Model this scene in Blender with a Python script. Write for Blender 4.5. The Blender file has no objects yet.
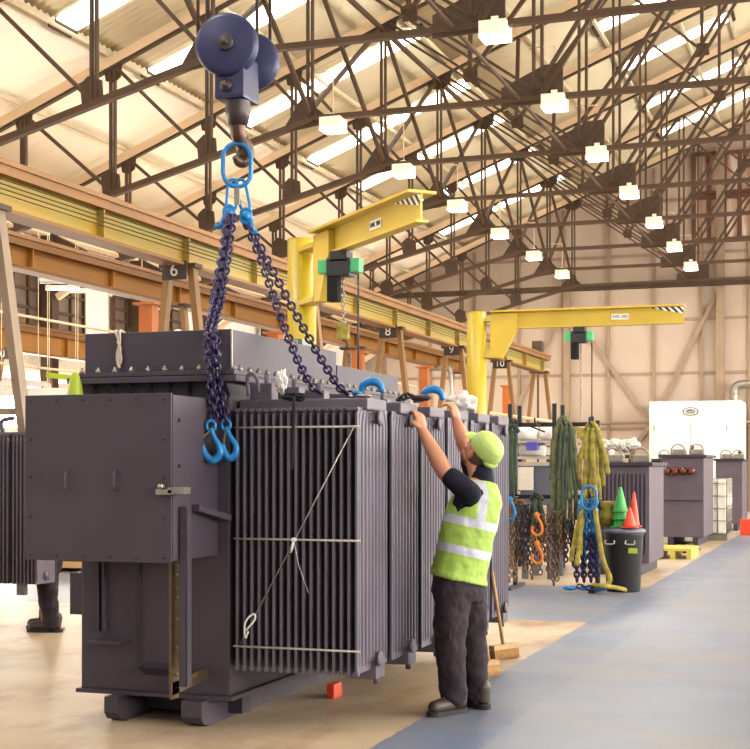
import bpy, bmesh, math, random
from mathutils import Vector, Matrix, noise
random.seed(7)
C = bpy.context.scene.collection
PI = math.pi
V = Vector

# ------------------------------------------------------------------ camera figures (metres, hall axis = +Y)
FPX, CS, SN = 1401.0, .9455, .3256
def at(px, py, z):
    """a point of the hall seen at picture place px,py and lying z metres down the view axis"""
    r = (px - 375) / FPX * z
    return V((CS * r - SN * z, CS * z + SN * r, 1.5 + (466 - py) * z / FPX))

# ------------------------------------------------------------------ materials
M = {}
def lin(c):
    out = []
    for v in c:
        v /= 255.
        out.append(v / 12.92 if v <= .04045 else ((v + .055) / 1.055) ** 2.4)
    return (*out, 1)
def mat(name, rgb, rough=.55, metal=0., var=.12, scale=6., bump=0., bscale=60., rgb2=None, stretch=None, spec=.5, sheen=0.):
    m = bpy.data.materials.new(name); m.use_nodes = True
    nt = m.node_tree; b = nt.nodes['Principled BSDF']
    b.inputs['Roughness'].default_value = rough; b.inputs['Metallic'].default_value = metal
    b.inputs['Specular IOR Level'].default_value = spec
    tc = nt.nodes.new('ShaderNodeTexCoord'); mp = nt.nodes.new('ShaderNodeMapping')
    nt.links.new(tc.outputs['Object'], mp.inputs['Vector'])
    if stretch: mp.inputs['Scale'].default_value = stretch
    n = nt.nodes.new('ShaderNodeTexNoise'); n.inputs['Scale'].default_value = scale; n.inputs['Detail'].default_value = 5
    nt.links.new(mp.outputs[0], n.inputs['Vector'])
    r = nt.nodes.new('ShaderNodeValToRGB')
    c = lin(rgb)
    if rgb2 is None:
        a = tuple(x * (1 - var) for x in c[:3]) + (1,); d = tuple(min(1, x * (1 + var)) for x in c[:3]) + (1,)
    else: a, d = c, lin(rgb2)
    r.color_ramp.elements[0].position = .32; r.color_ramp.elements[0].color = a
    r.color_ramp.elements[1].position = .68; r.color_ramp.elements[1].color = d
    nt.links.new(n.outputs['Fac'], r.inputs[0]); nt.links.new(r.outputs[0], b.inputs['Base Color'])
    if bump:
        n2 = nt.nodes.new('ShaderNodeTexNoise'); n2.inputs['Scale'].default_value = bscale
        bp = nt.nodes.new('ShaderNodeBump'); bp.inputs['Strength'].default_value = bump; bp.inputs['Distance'].default_value = .01
        nt.links.new(mp.outputs[0], n2.inputs['Vector']); nt.links.new(n2.outputs['Fac'], bp.inputs['Height']); nt.links.new(bp.outputs[0], b.inputs['Normal'])
    M[name] = m; return m
def emit(name, rgb, s):
    m = bpy.data.materials.new(name); m.use_nodes = True; nt = m.node_tree; nt.nodes.clear()
    e = nt.nodes.new('ShaderNodeEmission'); o = nt.nodes.new('ShaderNodeOutputMaterial')
    e.inputs[0].default_value = lin(rgb); e.inputs[1].default_value = s
    nt.links.new(e.outputs[0], o.inputs[0]); M[name] = m; return m

mat('tank_paint', (64, 56, 63), .5, 0, .06, 3, .05, 220)
mat('fin_paint', (86, 78, 86), .45, 0, .10, 5)
mat('old_tank', (80, 70, 77), .5, 0, .10, 3)
mat('dark_tank', (50, 44, 50), .5, 0, .12, 3)
mat('galv', (140, 132, 120), .38, .7, .15, 14)
mat('brass', (104, 86, 60), .38, .7, .2, 20)
mat('truss', (70, 47, 25), .65, 0, .22, 1.6)
mat('gusset', (62, 42, 23), .7, 0, .25, 2.5)
mat('rust', (86, 50, 28), .7, 0, .3, 4)
mat('roof_white', (238, 224, 200), .8, 0, .02, .35)
mat('roof_cream', (188, 172, 140), .8, 0, .10, .5, rgb2=(206, 192, 160))
mat('chord', (216, 188, 152), .7, 0, .10, .8)
mat('wall_cream', (222, 205, 182), .8, 0, .06, .5)
mat('wall_white', (214, 206, 192), .75, 0, .05, .5)
mat('wall_panel', (176, 156, 138), .8, 0, .07, .4)
mat('wall_brace', (142, 118, 94), .7, 0, .1, 2)
mat('rusty_glass', (222, 206, 190), .6, 0, .2, .9, rgb2=(150, 88, 58), stretch=(3, 3, .5))
mat('girder_top', (116, 74, 16), .55, 0, .12, 1.2)
mat('girder', (156, 118, 32), .5, 0, .12, .6, rgb2=(150, 134, 54))
mat('girder_orange', (154, 102, 26), .55, 0, .1, .7)
mat('orange', (172, 90, 8), .55, 0, .1, 1.5)
mat('aframe', (118, 82, 36), .55, 0, .12, 2)
mat('aframe_grey', (122, 102, 80), .5, .1, .12, 2)
mat('sign_black', (40, 28, 22), .6)
mat('sign_grey', (196, 184, 168), .6)
mat('yellow', (160, 136, 22), .42, 0, .08, 1.2)
mat('yellow_boom', (178, 150, 44), .45, 0, .08, 1.2)
mat('black', (15, 14, 15), .5)
mat('rubber', (22, 20, 21), .8, spec=.2)
mat('white', (206, 202, 196), .5, 0, .03)
mat('white_paint', (206, 202, 193), .45, 0, .03)
mat('green_plastic', (62, 156, 98), .4)
mat('hook_blue', (12, 104, 158), .36, .1, .12, 12)
mat('chain', (38, 25, 62), .38, .45, .3, 25)
mat('chain_brown', (110, 82, 58), .4, .6, .35, 25)
mat('sheave', (28, 32, 66), .42, .3, .2, 8, rgb2=(44, 42, 70))
mat('cast_dark', (58, 46, 45), .45, .4, .25, 12)
mat('hook_iron', (78, 56, 44), .42, .6, .35, 12)
mat('wire_rope', (66, 48, 34), .6, .3)
mat('skin', (172, 114, 84), .5, 0, .06, 9)
mat('skin_arm', (216, 160, 122), .5, 0, .06, 9)
mat('hair', (92, 66, 48), .8)
mat('navy', (16, 15, 28), .85, 0, .12, 14, .2, 90)
mat('trousers', (42, 33, 37), .85, 0, .14, 8, .25, 110)
mat('belt', (38, 32, 34), .6)
mat('boot', (52, 36, 26), .5, 0, .25, 18)
mat('sole', (34, 28, 26), .8)
mat('cap', (158, 178, 90), .6, 0, .04, 10)
mat('tape', (186, 183, 188), .35, .1, .05, 20)
mat('hivis', (138, 162, 62), .7, 0, .05, 9, .15, 60)
mat('wood', (158, 122, 76), .6, 0, .1, 3, stretch=(1, 1, .15))
mat('bristle', (134, 98, 54), .85, 0, .25, 60)
mat('green_sling', (42, 54, 36), .8, 0, .45, 16, .3, 120)
mat('sage_sling', (84, 86, 56), .8, 0, .45, 12, .3, 120)
mat('yellow_sling', (124, 110, 36), .8, 0, .4, 14, .3, 120)
mat('orange_hook', (190, 104, 26), .45)
mat('cone_red', (196, 50, 12), .5)
mat('cone_green', (48, 140, 60), .5)
mat('cone_lime', (150, 162, 28), .42)
mat('bin', (22, 19, 21), .5, 0, .1, 5)
mat('insulator', (86, 38, 28), .25, 0, .15, 10)
mat('crate', (80, 80, 92), .5, 0, .08, 4)
mat('pallet', (172, 160, 66), .6, 0, .12, 5)
mat('rag', (186, 178, 170), .8, 0, .06, 20, .3, 60)
mat('rope', (180, 164, 140), .8)
mat('tote', (226, 220, 202), .35, 0, .06, 3)
mat('purple', (70, 56, 150), .5)
mat('glass_dark', (92, 76, 62), .4, 0, .25, 3)
mat('box_green', (96, 108, 84), .5)
mat('blur_grey', (150, 140, 128), .6)
emit('skylight', (255, 252, 240), 5.0)
emit('lamp_glow', (255, 244, 214), 9.0)
emit('added_side_glow', (255, 252, 247), 20)  # panes out of view, added as side light for the roof
emit('tube_glow', (255, 246, 226), 2.2)
emit('daylit_opening', (255, 248, 236), 15)
mat('lamp_shade', (206, 192, 164), .5)
M['lamp_shade'].node_tree.nodes['Principled BSDF'].inputs['Emission Color'].default_value = lin((255, 240, 212)); M['lamp_shade'].node_tree.nodes['Principled BSDF'].inputs['Emission Strength'].default_value = .3

# ---- floor : concrete with painted walkways (paint lies where the hall has it)
def floor_mat():
    m = bpy.data.materials.new('painted_floor'); m.use_nodes = True; nt = m.node_tree; N = nt.nodes; L = nt.links
    b = N['Principled BSDF']; b.inputs['Roughness'].default_value = .42; b.inputs['Specular IOR Level'].default_value = .35
    tc = N.new('ShaderNodeTexCoord'); sp = N.new('ShaderNodeSeparateXYZ'); L.new(tc.outputs['Object'], sp.inputs[0])
    def math_(op, a, v2=None, clamp=False):
        n = N.new('ShaderNodeMath'); n.operation = op; n.use_clamp = clamp
        for i, s in enumerate((a, v2)):
            if s is None: continue
            if isinstance(s, (int, float)): n.inputs[i].default_value = s
            else: L.new(s, n.inputs[i])
        return n.outputs[0]
    def nz(scale, det=5, st=(1, 1, 1)):
        mp = N.new('ShaderNodeMapping'); mp.inputs['Scale'].default_value = st; L.new(tc.outputs['Object'], mp.inputs[0])
        n = N.new('ShaderNodeTexNoise'); n.inputs['Scale'].default_value = scale; n.inputs['Detail'].default_value = det; n.inputs['Roughness'].default_value = .6
        L.new(mp.outputs[0], n.inputs['Vector']); return n.outputs['Fac']
    def ramp(f, p0, c0, p1, c1, mid=None):
        r = N.new('ShaderNodeValToRGB'); e = r.color_ramp.elements
        e[0].position = p0; e[0].color = c0; e[1].position = p1; e[1].color = c1
        if mid: x = e.new(mid[0]); x.color = mid[1]
        L.new(f, r.inputs[0]); return r.outputs[0]
    def mix(f, a, c):
        n = N.new('ShaderNodeMix'); n.data_type = 'RGBA'
        if isinstance(f, (int, float)): n.inputs[0].default_value = f
        else: L.new(f, n.inputs[0])
        for s, i in ((a, 6), (c, 7)):
            if isinstance(s, tuple): n.inputs[i].default_value = s
            else: L.new(s, n.inputs[i])
        return n.outputs[2]
    x, y = sp.outputs[0], sp.outputs[1]
    wob = math_('MULTIPLY', math_('SUBTRACT', nz(9), .5), .05)
    xw = math_('ADD', x, wob); yw = math_('ADD', y, wob)
    right = math_('GREATER_THAN', xw, -2.45)
    band = math_('MULTIPLY', math_('GREATER_THAN', yw, 13.38), math_('LESS_THAN', yw, 17.4))
    paint = math_('MAXIMUM', right, band)
    edge = math_('LESS_THAN', math_('ABSOLUTE', math_('SUBTRACT', xw, -2.40)), .05)
    conc = ramp(nz(.9, 7), .3, lin((146, 124, 100)), .7, lin((178, 158, 130)))
    conc = mix(ramp(nz(2.2, 6, (1, .5, 1)), .50, (0, 0, 0, 1), .70, (.85, .85, .85, 1)), conc, lin((128, 96, 66)))
    conc = mix(ramp(nz(14, 3), .62, (0, 0, 0, 1), .75, (.35, .35, .35, 1)), conc, lin((120, 90, 66)))
    blue = ramp(nz(1.3, 7), .3, lin((96, 102, 116)), .72, lin((112, 117, 129)))
    worn = ramp(nz(.75, 8, (1, 1.6, 1)), .45, (0, 0, 0, 1), .72, (.75, .75, .75, 1))
    blue = mix(worn, blue, lin((124, 114, 104)))
    blue = mix(ramp(nz(3.5, 6), .6, (0, 0, 0, 1), .75, (.4, .4, .4, 1)), blue, lin((120, 108, 98)))
    strong = math_('MULTIPLY', math_('LESS_THAN', xw, -1.9), math_('MULTIPLY', right, ramp(nz(1.4, 4), .38, (0, 0, 0, 1), .58, (.4, .4, .4, 1))))
    blue = mix(strong, blue, lin((60, 80, 116)))
    speck = ramp(nz(30, 2), .72, (0, 0, 0, 1), .76, (.5, .5, .5, 1))
    col = mix(speck, mix(paint, conc, blue), lin((110, 92, 78)))
    L.new(col, b.inputs['Base Color'])
    bp = N.new('ShaderNodeBump'); bp.inputs['Strength'].default_value = .08; L.new(nz(40), bp.inputs['Height']); L.new(bp.outputs[0], b.inputs['Normal'])
    M['floor'] = m
floor_mat()

def stripe_mat(name, c1, c2, axis, period, slant=1.0, duty=.5):
    m = bpy.data.materials.new(name); m.use_nodes = True; nt = m.node_tree; N = nt.nodes; L = nt.links
    b = N['Principled BSDF']; b.inputs['Roughness'].default_value = .5
    tc = N.new('ShaderNodeTexCoord'); v = N.new('ShaderNodeVectorMath'); v.operation = 'DOT_PRODUCT'
    L.new(tc.outputs['Object'], v.inputs[0]); v.inputs[1].default_value = axis
    d = N.new('ShaderNodeMath'); d.operation = 'DIVIDE'; L.new(v.outputs['Value'], d.inputs[0]); d.inputs[1].default_value = period
    f = N.new('ShaderNodeMath'); f.operation = 'FRACT'; L.new(d.outputs[0], f.inputs[0])
    g = N.new('ShaderNodeMath'); g.operation = 'GREATER_THAN'; L.new(f.outputs[0], g.inputs[0]); g.inputs[1].default_value = duty
    mx = N.new('ShaderNodeMix'); mx.data_type = 'RGBA'; L.new(g.outputs[0], mx.inputs[0]); mx.inputs[6].default_value = lin(c1); mx.inputs[7].default_value = lin(c2)
    L.new(mx.outputs[2], b.inputs['Base Color']); M[name] = m
stripe_mat('hazard', (30, 26, 24), (236, 232, 214), (.8, 0, .8), .085)
for k_ in ('tank_paint', 'old_tank', 'dark_tank', 'navy', 'trousers', 'belt', 'fin_paint'): M[k_].node_tree.nodes['Principled BSDF'].inputs['Specular IOR Level'].default_value = .25

# ------------------------------------------------------------------ mesh builder
class MB:
    def __init__(s): s.v = []; s.f = []; s.sm = []
    def add(s, vs, fs, smooth=False):
        o = len(s.v); s.v += [V(p) for p in vs]
        for f in fs: s.f.append([i + o for i in f]); s.sm.append(smooth)
        return s
    def box(s, a, b):
        x0, y0, z0 = [min(a[i], b[i]) for i in range(3)]; x1, y1, z1 = [max(a[i], b[i]) for i in range(3)]
        return s.add([(x0, y0, z0), (x1, y0, z0), (x1, y1, z0), (x0, y1, z0), (x0, y0, z1), (x1, y0, z1), (x1, y1, z1), (x0, y1, z1)],
                     [(0, 3, 2, 1), (4, 5, 6, 7), (0, 1, 5, 4), (1, 2, 6, 5), (2, 3, 7, 6), (3, 0, 4, 7)])
    def bbox(s, a, b, r=.01):
        """box with chamfered edges"""
        bm = bmesh.new(); bmesh.ops.create_cube(bm, size=1)
        c = (V(a) + V(b)) / 2; d = [abs(b[i] - a[i]) for i in range(3)]
        for v in bm.verts: v.co = V((v.co.x * d[0], v.co.y * d[1], v.co.z * d[2])) + c
        bmesh.ops.bevel(bm, geom=bm.edges[:], offset=min(r, min(d) * .3), segments=2, affect='EDGES', profile=.7)
        bm.verts.ensure_lookup_table()
        s.add([v.co.copy() for v in bm.verts], [[v.index for v in f.verts] for f in bm.faces]); bm.free(); return s
    def bar(s, p, q, w, h=None, up=(0, 1, 0)):
        h = h or w; p, q = V(p), V(q); d = (q - p).normalized(); u = V(up)
        if abs(d.dot(u)) > .95: u = V((1, 0, 0))
        a = d.cross(u).normalized(); b = a.cross(d).normalized()
        vs = [e + a * i * w / 2 + b * j * h / 2 for e in (p, q) for i, j in ((-1, -1), (1, -1), (1, 1), (-1, 1))]
        return s.add(vs, [(0, 3, 2, 1), (4, 5, 6, 7), (0, 1, 5, 4), (1, 2, 6, 5), (2, 3, 7, 6), (3, 0, 4, 7)])
    def ring_tube(s, pts, rads, n=10, cap=True, flat=1.0, smooth=True, closed=False, up=None):
        pts = [V(p) for p in pts]; k = len(pts)
        if isinstance(rads, (int, float)): rads = [rads] * k
        vs, fs = [], []; u = None
        for i in range(k):
            if closed: t = (pts[(i + 1) % k] - pts[i - 1])
            else: t = pts[min(i + 1, k - 1)] - pts[max(i - 1, 0)]
            t = t.normalized() if t.length > 1e-9 else V((0, 0, 1))
            if u is None:
                u = V(up) if up else (V((0, 0, 1)) if abs(t.z) < .9 else V((1, 0, 0)))
            u = (u - t * u.dot(t)).normalized(); w = t.cross(u)
            for j in range(n):
                a = 2 * PI * j / n; vs.append(pts[i] + (u * math.cos(a) + w * math.sin(a) * flat) * rads[i])
        for i in range(k if closed else k - 1):
            for j in range(n):
                a = i * n + j; b = i * n + (j + 1) % n; c = ((i + 1) % k) * n + (j + 1) % n; d = ((i + 1) % k) * n + j
                fs.append((a, b, c, d))
        if cap and not closed: fs.append(list(range(n))[::-1]); fs.append([(k - 1) * n + j for j in range(n)])
        return s.add(vs, fs, smooth)
    def cyl(s, p, q, r, n=16, r2=None): return s.ring_tube([p, q], [r, r if r2 is None else r2], n)
    def capsule(s, pts, rads, n=12, flat=1.0, up=None):
        pts = [V(p) for p in pts]; P, R = [], []
        d0 = (pts[0] - pts[1]).normalized(); d1 = (pts[-1] - pts[-2]).normalized()
        for t in (.98, .8, .45): P.append(pts[0] + d0 * rads[0] * t); R.append(rads[0] * math.sqrt(1 - t * t))
        P += pts; R += list(rads)
        for t in (.45, .8, .98): P.append(pts[-1] + d1 * rads[-1] * t); R.append(rads[-1] * math.sqrt(1 - t * t))
        return s.ring_tube(P, R, n, flat=flat, up=up)
    def ell(s, c, ax, rot=None, n=16, m=10):
        """ellipsoid; ax radii; rot 3x3 matrix"""
        c = V(c); R = rot or Matrix.Identity(3); vs = []; fs = []
        for i in range(1, m):
            th = PI * i / m
            for j in range(n):
                a = 2 * PI * j / n
                vs.append(c + R @ V((ax[0] * math.sin(th) * math.cos(a), ax[1] * math.sin(th) * math.sin(a), ax[2] * math.cos(th))))
        for i in range(m - 2):
            for j in range(n): fs.append((i * n + j, (i + 1) * n + j, (i + 1) * n + (j + 1) % n, i * n + (j + 1) % n))
        top = len(vs); vs.append(c + R @ V((0, 0, ax[2]))); vs.append(c + R @ V((0, 0, -ax[2])))
        for j in range(n): fs.append((top, j, (j + 1) % n)); fs.append((top + 1, (m - 2) * n + (j + 1) % n, (m - 2) * n + j))
        return s.add(vs, fs, True)
    def lathe(s, c, prof, n=20, axis=(0, 0, 1), smooth=True):
        c = V(c); ax = V(axis).normalized(); u = ax.orthogonal().normalized(); w = ax.cross(u); vs = []; fs = []
        for r, h in prof:
            for j in range(n): a = 2 * PI * j / n; vs.append(c + ax * h + (u * math.cos(a) + w * math.sin(a)) * r)
        k = len(prof)
        for i in range(k - 1):
            for j in range(n): fs.append((i * n + j, i * n + (j + 1) % n, (i + 1) * n + (j + 1) % n, (i + 1) * n + j))
        fs.append(list(range(n))[::-1]); fs.append([(k - 1) * n + j for j in range(n)])
        return s.add(vs, fs, smooth)
    def prism(s, poly, d):
        """poly: list of 3D points, extruded by vector d"""
        n = len(poly); d = V(d); vs = [V(p) for p in poly] + [V(p) + d for p in poly]
        return s.add(vs, [list(range(n))[::-1], [n + i for i in range(n)]] + [(i, (i + 1) % n, n + (i + 1) % n, n + i) for i in range(n)])
    def link(s, c, d, side, L=.05, W=.034, r=.0065, n=6):
        """one chain link: stadium in the plane of d and side"""
        c, d = V(c), V(d).normalized(); side = V(side); side = (side - d * side.dot(d)).normalized()
        R = W / 2; H = L / 2 - R; pts = []
        for k in range(5): a = PI * k / 4; pts.append(c + d * (H + R * math.sin(a)) + side * R * math.cos(a))
        for k in range(5): a = PI + PI * k / 4; pts.append(c + d * (-H + R * math.sin(a)) + side * R * math.cos(a))
        return s.ring_tube(pts, r, n, closed=True, up=d.cross(side))
    def chain(s, pts, pitch=.043, L=.058, W=.044, r=.0085, n=5):
        P = resample(pts, pitch); ref = V((.3, .8, .2))
        for i in range(len(P) - 1):
            c = (P[i] + P[i + 1]) / 2; d = (P[i + 1] - P[i]).normalized()
            a = d.cross(ref).normalized(); b = d.cross(a).normalized()
            sd = (a + b) if i % 2 else (a - b)
            s.link(c, d, sd, L, W, r, n)
        return s
    def build(s, name, m, parent=None, recalc=True, bevel=0):
        me = bpy.data.meshes.new(name); org = root_loc(parent)
        me.from_pydata([p - org for p in s.v], [], s.f)
        me.polygons.foreach_set('use_smooth', s.sm)
        if recalc:
            bm = bmesh.new(); bm.from_mesh(me); bmesh.ops.recalc_face_normals(bm, faces=bm.faces[:]); bm.to_mesh(me); bm.free()
        me.materials.append(M[m] if isinstance(m, str) else m); me.update()
        o = bpy.data.objects.new(name, me); C.objects.link(o)
        if parent: o.parent = parent
        if bevel:
            b = o.modifiers.new('edges', 'BEVEL'); b.width = bevel; b.segments = 2; b.limit_method = 'ANGLE'; b.angle_limit = .8
        return o
def root_loc(o):
    l = V((0, 0, 0))
    while o: l = l + o.location; o = o.parent
    return l
def resample(pts, step):
    pts = [V(p) for p in pts]; out = [pts[0]]; need = step
    for a, b in zip(pts, pts[1:]):
        seg = (b - a).length; pos = 0
        while seg - pos >= need:
            pos += need; out.append(a + (b - a) * pos / seg); need = step
        need -= seg - pos
    return out
def smooth_path(pts, n=6):
    pts = [V(p) for p in pts]; P = [pts[0] * 2 - pts[1]] + pts + [pts[-1] * 2 - pts[-2]]; out = []
    for i in range(1, len(P) - 2):
        for k in range(n):
            t = k / n; a, b, c, d = P[i - 1], P[i], P[i + 1], P[i + 2]
            out.append(.5 * ((2 * b) + (c - a) * t + (2 * a - 5 * b + 4 * c - d) * t * t + (3 * b - a - 3 * c + d) * t ** 3))
    return out + [pts[-1]]

def tag(o, label, cat, group=None, kind=None):
    o['label'] = label; o['category'] = cat
    if group: o['group'] = group
    if kind: o['kind'] = kind
    return o
def thing(name, loc, label, cat, group=None):
    o = bpy.data.objects.new(name, None); o.empty_display_size = .1; C.objects.link(o); o.location = loc
    return tag(o, label, cat, group)
def struct(name, mb, m, label=None):
    o = mb.build(name, m); o['kind'] = 'structure'
    if label: o['label'] = label
    return o
def dup(root, loc, label, group=None):
    r = root.copy(); C.objects.link(r); r.location = loc; r['label'] = label
    if group: r['group'] = group
    def kids(a, b):
        for ch in list(a.children):
            c = ch.copy(); C.objects.link(c); c.parent = b; kids(ch, c)
    kids(root, r); return r
def text(s, loc, size, m, parent, rot, ext=.003, name='number'):
    cu = bpy.data.curves.new(name, 'FONT'); cu.body = s; cu.size = size; cu.extrude = ext; cu.align_x = 'CENTER'; cu.align_y = 'CENTER'
    tmp = bpy.data.objects.new(name, cu); C.objects.link(tmp); bpy.context.view_layer.update()
    me = bpy.data.meshes.new_from_object(tmp.evaluated_get(bpy.context.evaluated_depsgraph_get())); bpy.data.objects.remove(tmp)
    me.materials.clear(); me.materials.append(M[m]); o = bpy.data.objects.new(name, me); C.objects.link(o)
    o.location = V(loc) - root_loc(parent); o.rotation_euler = rot
    if parent: o.parent = parent
    return o
ORD = ['nearest', 'second nearest', 'third nearest', 'fourth nearest', 'fifth nearest', 'sixth nearest', 'seventh nearest', 'eighth nearest', 'ninth nearest', 'tenth nearest']

# ================================================================== THE SETTING
struct('floor', MB().box((-22, -8, -.1), (16, 52, 0)), 'floor', 'concrete floor with worn blue painted walkways')
RIDGE = -1.1
def roof_z(x): return 8.15 + .4 * (x + 14.8) if x <= RIDGE else 8.15 + .4 * (2 * RIDGE - x + 14.8)
def sheet(name, x0, x1, m, amp, y0=6.0, y1=48.0, pitch=.19, lab=None):
    mb = MB(); n = int((y1 - y0) / pitch * 6); vs = []; fs = []
    for i in range(n + 1):
        y = y0 + (y1 - y0) * i / n; h = amp * math.sin(2 * PI * (y - y0) / pitch)
        for x in (x0, x1): vs.append((x, y, roof_z(x) + .30 + h))
    o = n + 1
    for i in range(n): fs.append((2 * i, 2 * i + 1, 2 * i + 3, 2 * i + 2))
    mb.add(vs, fs, True); ob = mb.build(name, m, recalc=False); ob['kind'] = 'structure'
    sol = ob.modifiers.new('thick', 'SOLIDIFY'); sol.thickness = .03; sol.offset = 1
    if lab: ob['label'] = lab
    return ob
sheet('ceiling', -17.2, -13.0, 'roof_white', .006, lab='smooth white roof lining above the gantry')
sheet('ceiling', -13.0, -8.85, 'roof_cream', .022, lab='corrugated cream roof sheets, lower run')
sheet('ceiling', -8.85, -5.85, 'roof_cream', .022, lab='corrugated cream roof sheets, middle run')
sheet('ceiling', -5.85, RIDGE, 'roof_cream', .022, lab='corrugated cream roof sheets, upper run')
sheet('ceiling', RIDGE, 13.5, 'roof_cream', .022, pitch=.4, lab='far slope of the roof beyond the ridge')
# rooflights
wn = 0
def rooflight(x0, x1, yc, w=.66):
    global wn; wn += 1
    mb = MB(); z0, z1 = roof_z(x0) + .25, roof_z(x1) + .25
    a, b = yc - w / 2, yc + w / 2
    mb.add([(x0, a, z0), (x1, a, z1), (x1, b, z1), (x0, b, z0), (x0, a, z0 + .03), (x1, a, z1 + .03), (x1, b, z1 + .03), (x0, b, z0 + .03)],
           [(0, 3, 2, 1), (4, 5, 6, 7), (0, 1, 5, 4), (1, 2, 6, 5), (2, 3, 7, 6), (3, 0, 4, 7)])
    o = struct('window_%d' % wn, mb, 'skylight', 'bright strip rooflight')
    e = MB()
    for (xa, xb) in ((x0 - .16, x0), (x1, x1 + .16)):
        e.add([(xa, a - .03, roof_z(xa) + .2), (xb, a - .03, roof_z(xb) + .2), (xb, b + .03, roof_z(xb) + .2), (xa, b + .03, roof_z(xa) + .2),
               (xa, a - .03, roof_z(xa) + .26), (xb, a - .03, roof_z(xb) + .26), (xb, b + .03, roof_z(xb) + .26), (xa, b + .03, roof_z(xa) + .26)],
              [(0, 3, 2, 1), (4, 5, 6, 7), (0, 1, 5, 4), (1, 2, 6, 5), (2, 3, 7, 6), (3, 0, 4, 7)])
    e.build('window_flashing', 'gusset', o)
for i, yc in enumerate((13.2, 17.2, 21.22, 24.5, 28.65, 32.8, 36.3, 40.3, 44.3)):
    rooflight(-12.95, -8.85, yc)
for i, yc in enumerate((21.2, 25.3, 29.3, 33.5, 37.1, 41.2, 44.8)):
    rooflight(-5.82, -3.15, yc)
for yc in (9.2, 13.2, 17.2, 21.2, 25.3, 29.3, 33.5, 37.1, 41.2, 44.8):
    rooflight(1.0, 3.6, yc); rooflight(6.7, 10.8, yc)  # unseen rooflights on the far slope, added for more light
for yc in (9.2, 13.2, 17.2): rooflight(-5.82, -3.15, yc)
rooflight(-12.95, -8.85, 9.2)
# purlins
tn = 0
for x in (-14.9, -13.0, -11.0, -8.85, -7.2, -5.85, -4.2, -3.1):
    tn += 1; struct('trim_%d' % tn, MB().box((x - .035, 8, roof_z(x) + .17), (x + .035, 47.5, roof_z(x) + .262)), 'roof_cream', 'cream roof purlin running the length of the hall')

# ---- far gable wall
FW = 47.6
mb = MB(); mb.prism([(-17.2, FW, 0), (15, FW, 0), (15, FW, 7.4), (RIDGE, FW, 13.95), (-17.2, FW, 7.5)], (0, .25, 0))
struct('wall_far', mb, 'wall_panel', 'cream sheeted gable wall')
mb = MB()
for z in (2.75, 4.6, 6.4, 8.6, 10.4):
    mb.box((-17, FW - .05, z - .05), (2, FW, z + .05))
struct('trim_far_rails', mb, 'wall_brace', 'thin horizontal sheeting rails on the gable wall')
mb = MB()
for x in (-16, -14.3, -12.7, -11.1, -9.55, -8.0, -6.47, -4.9, -3.35, -1.8):
    mb.box((x - .05, FW - .09, 0), (x + .05, FW, min(roof_z(x), 12)))
struct('trim_far_posts', mb, 'wall_brace', 'slim posts of the gable wall')
mb = MB(); mb.box((-4.4, FW - .3, 0), (-4.15, FW - .06, 12)); mb.box((-9.5, FW - .24, 0), (-9.3, FW - .06, 8))
struct('trim_far_columns', mb, 'wall_brace', 'heavier columns of the gable wall')
for (p, q) in (((-6.5, 2.9), (-4.4, 7.2)), ((-6.5, 2.9), (-9.2, 6.7)), ((-9.6, 6.9), (-11.4, 3.0)), ((-7.0, 2.3), (-6.4, 3.1))):
    tag(MB().bar((p[0], FW - .13, p[1]), (q[0], FW - .13, q[1]), .14, .06).build('wall_brace', 'wall_brace'),
        {-4.4: 'long cream diagonal brace rising towards the corner column above the white booth', -9.2: 'cream diagonal brace on the gable wall meeting the long one in a V',
         -11.4: 'cream diagonal brace on the gable wall behind the numbered gantry end', -6.4: 'short cream brace stub below the foot of the V on the gable wall'}[q[0]], 'brace')
struct('trim_far_beam', MB().box((-16.8, FW - .75, 7.42), (12, FW - .45, 7.58)), 'gusset', 'dark wind beam across the gable wall at truss height')
# gable windows
wn += 1
w = struct('window_%d' % wn, MB().box((-5.15, FW - .06, 9.05), (-1.2, FW - .02, 11.8)), 'rusty_glass', 'rust-streaked tall gable window with dark bars')
mb = MB()
for x in [-5.15 + .495 * i for i in range(9)]: mb.box((x - .07, FW - .12, 9.0), (x + .07, FW - .05, 11.85))
for z in (9.0, 10.4, 10.55, 11.85): mb.box((-5.2, FW - .13, z - .06), (-1.1, FW - .05, z + .06))
mb.build('window_frame', 'rust', w)
# pipes along gable wall
tag(MB().cyl((-11, FW - .2, 2.95), (-3.2, FW - .2, 2.95), .05, 8).build('wall_pipe', 'wall_brace'), 'long thin pipe running across the gable wall just above the white booth', 'pipe')
d = thing('extract_duct', (-3.6, FW - .8, 0), 'silver round duct elbow rising from the top of the white booth', 'duct')
pts = smooth_path([(-3.75, 46.4, 3.5), (-3.75, 46.4, 3.9), (-3.6, 46.4, 4.1), (-3.2, 46.4, 4.12), (-1.0, 46.4, 4.12)], 5)
MB().ring_tube(pts, .14, 16).build('duct_pipe', 'galv', d)
for p, q in (((-3.75, 46.4, 3.78), (-3.75, 46.4, 3.84)), ((-3.15, 46.4, 4.12), (-3.09, 46.4, 4.12)), ((-2.5, 46.4, 4.12), (-2.44, 46.4, 4.12))): MB().cyl(p, q, .165, 16).build('duct_collar', 'galv', d)

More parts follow.
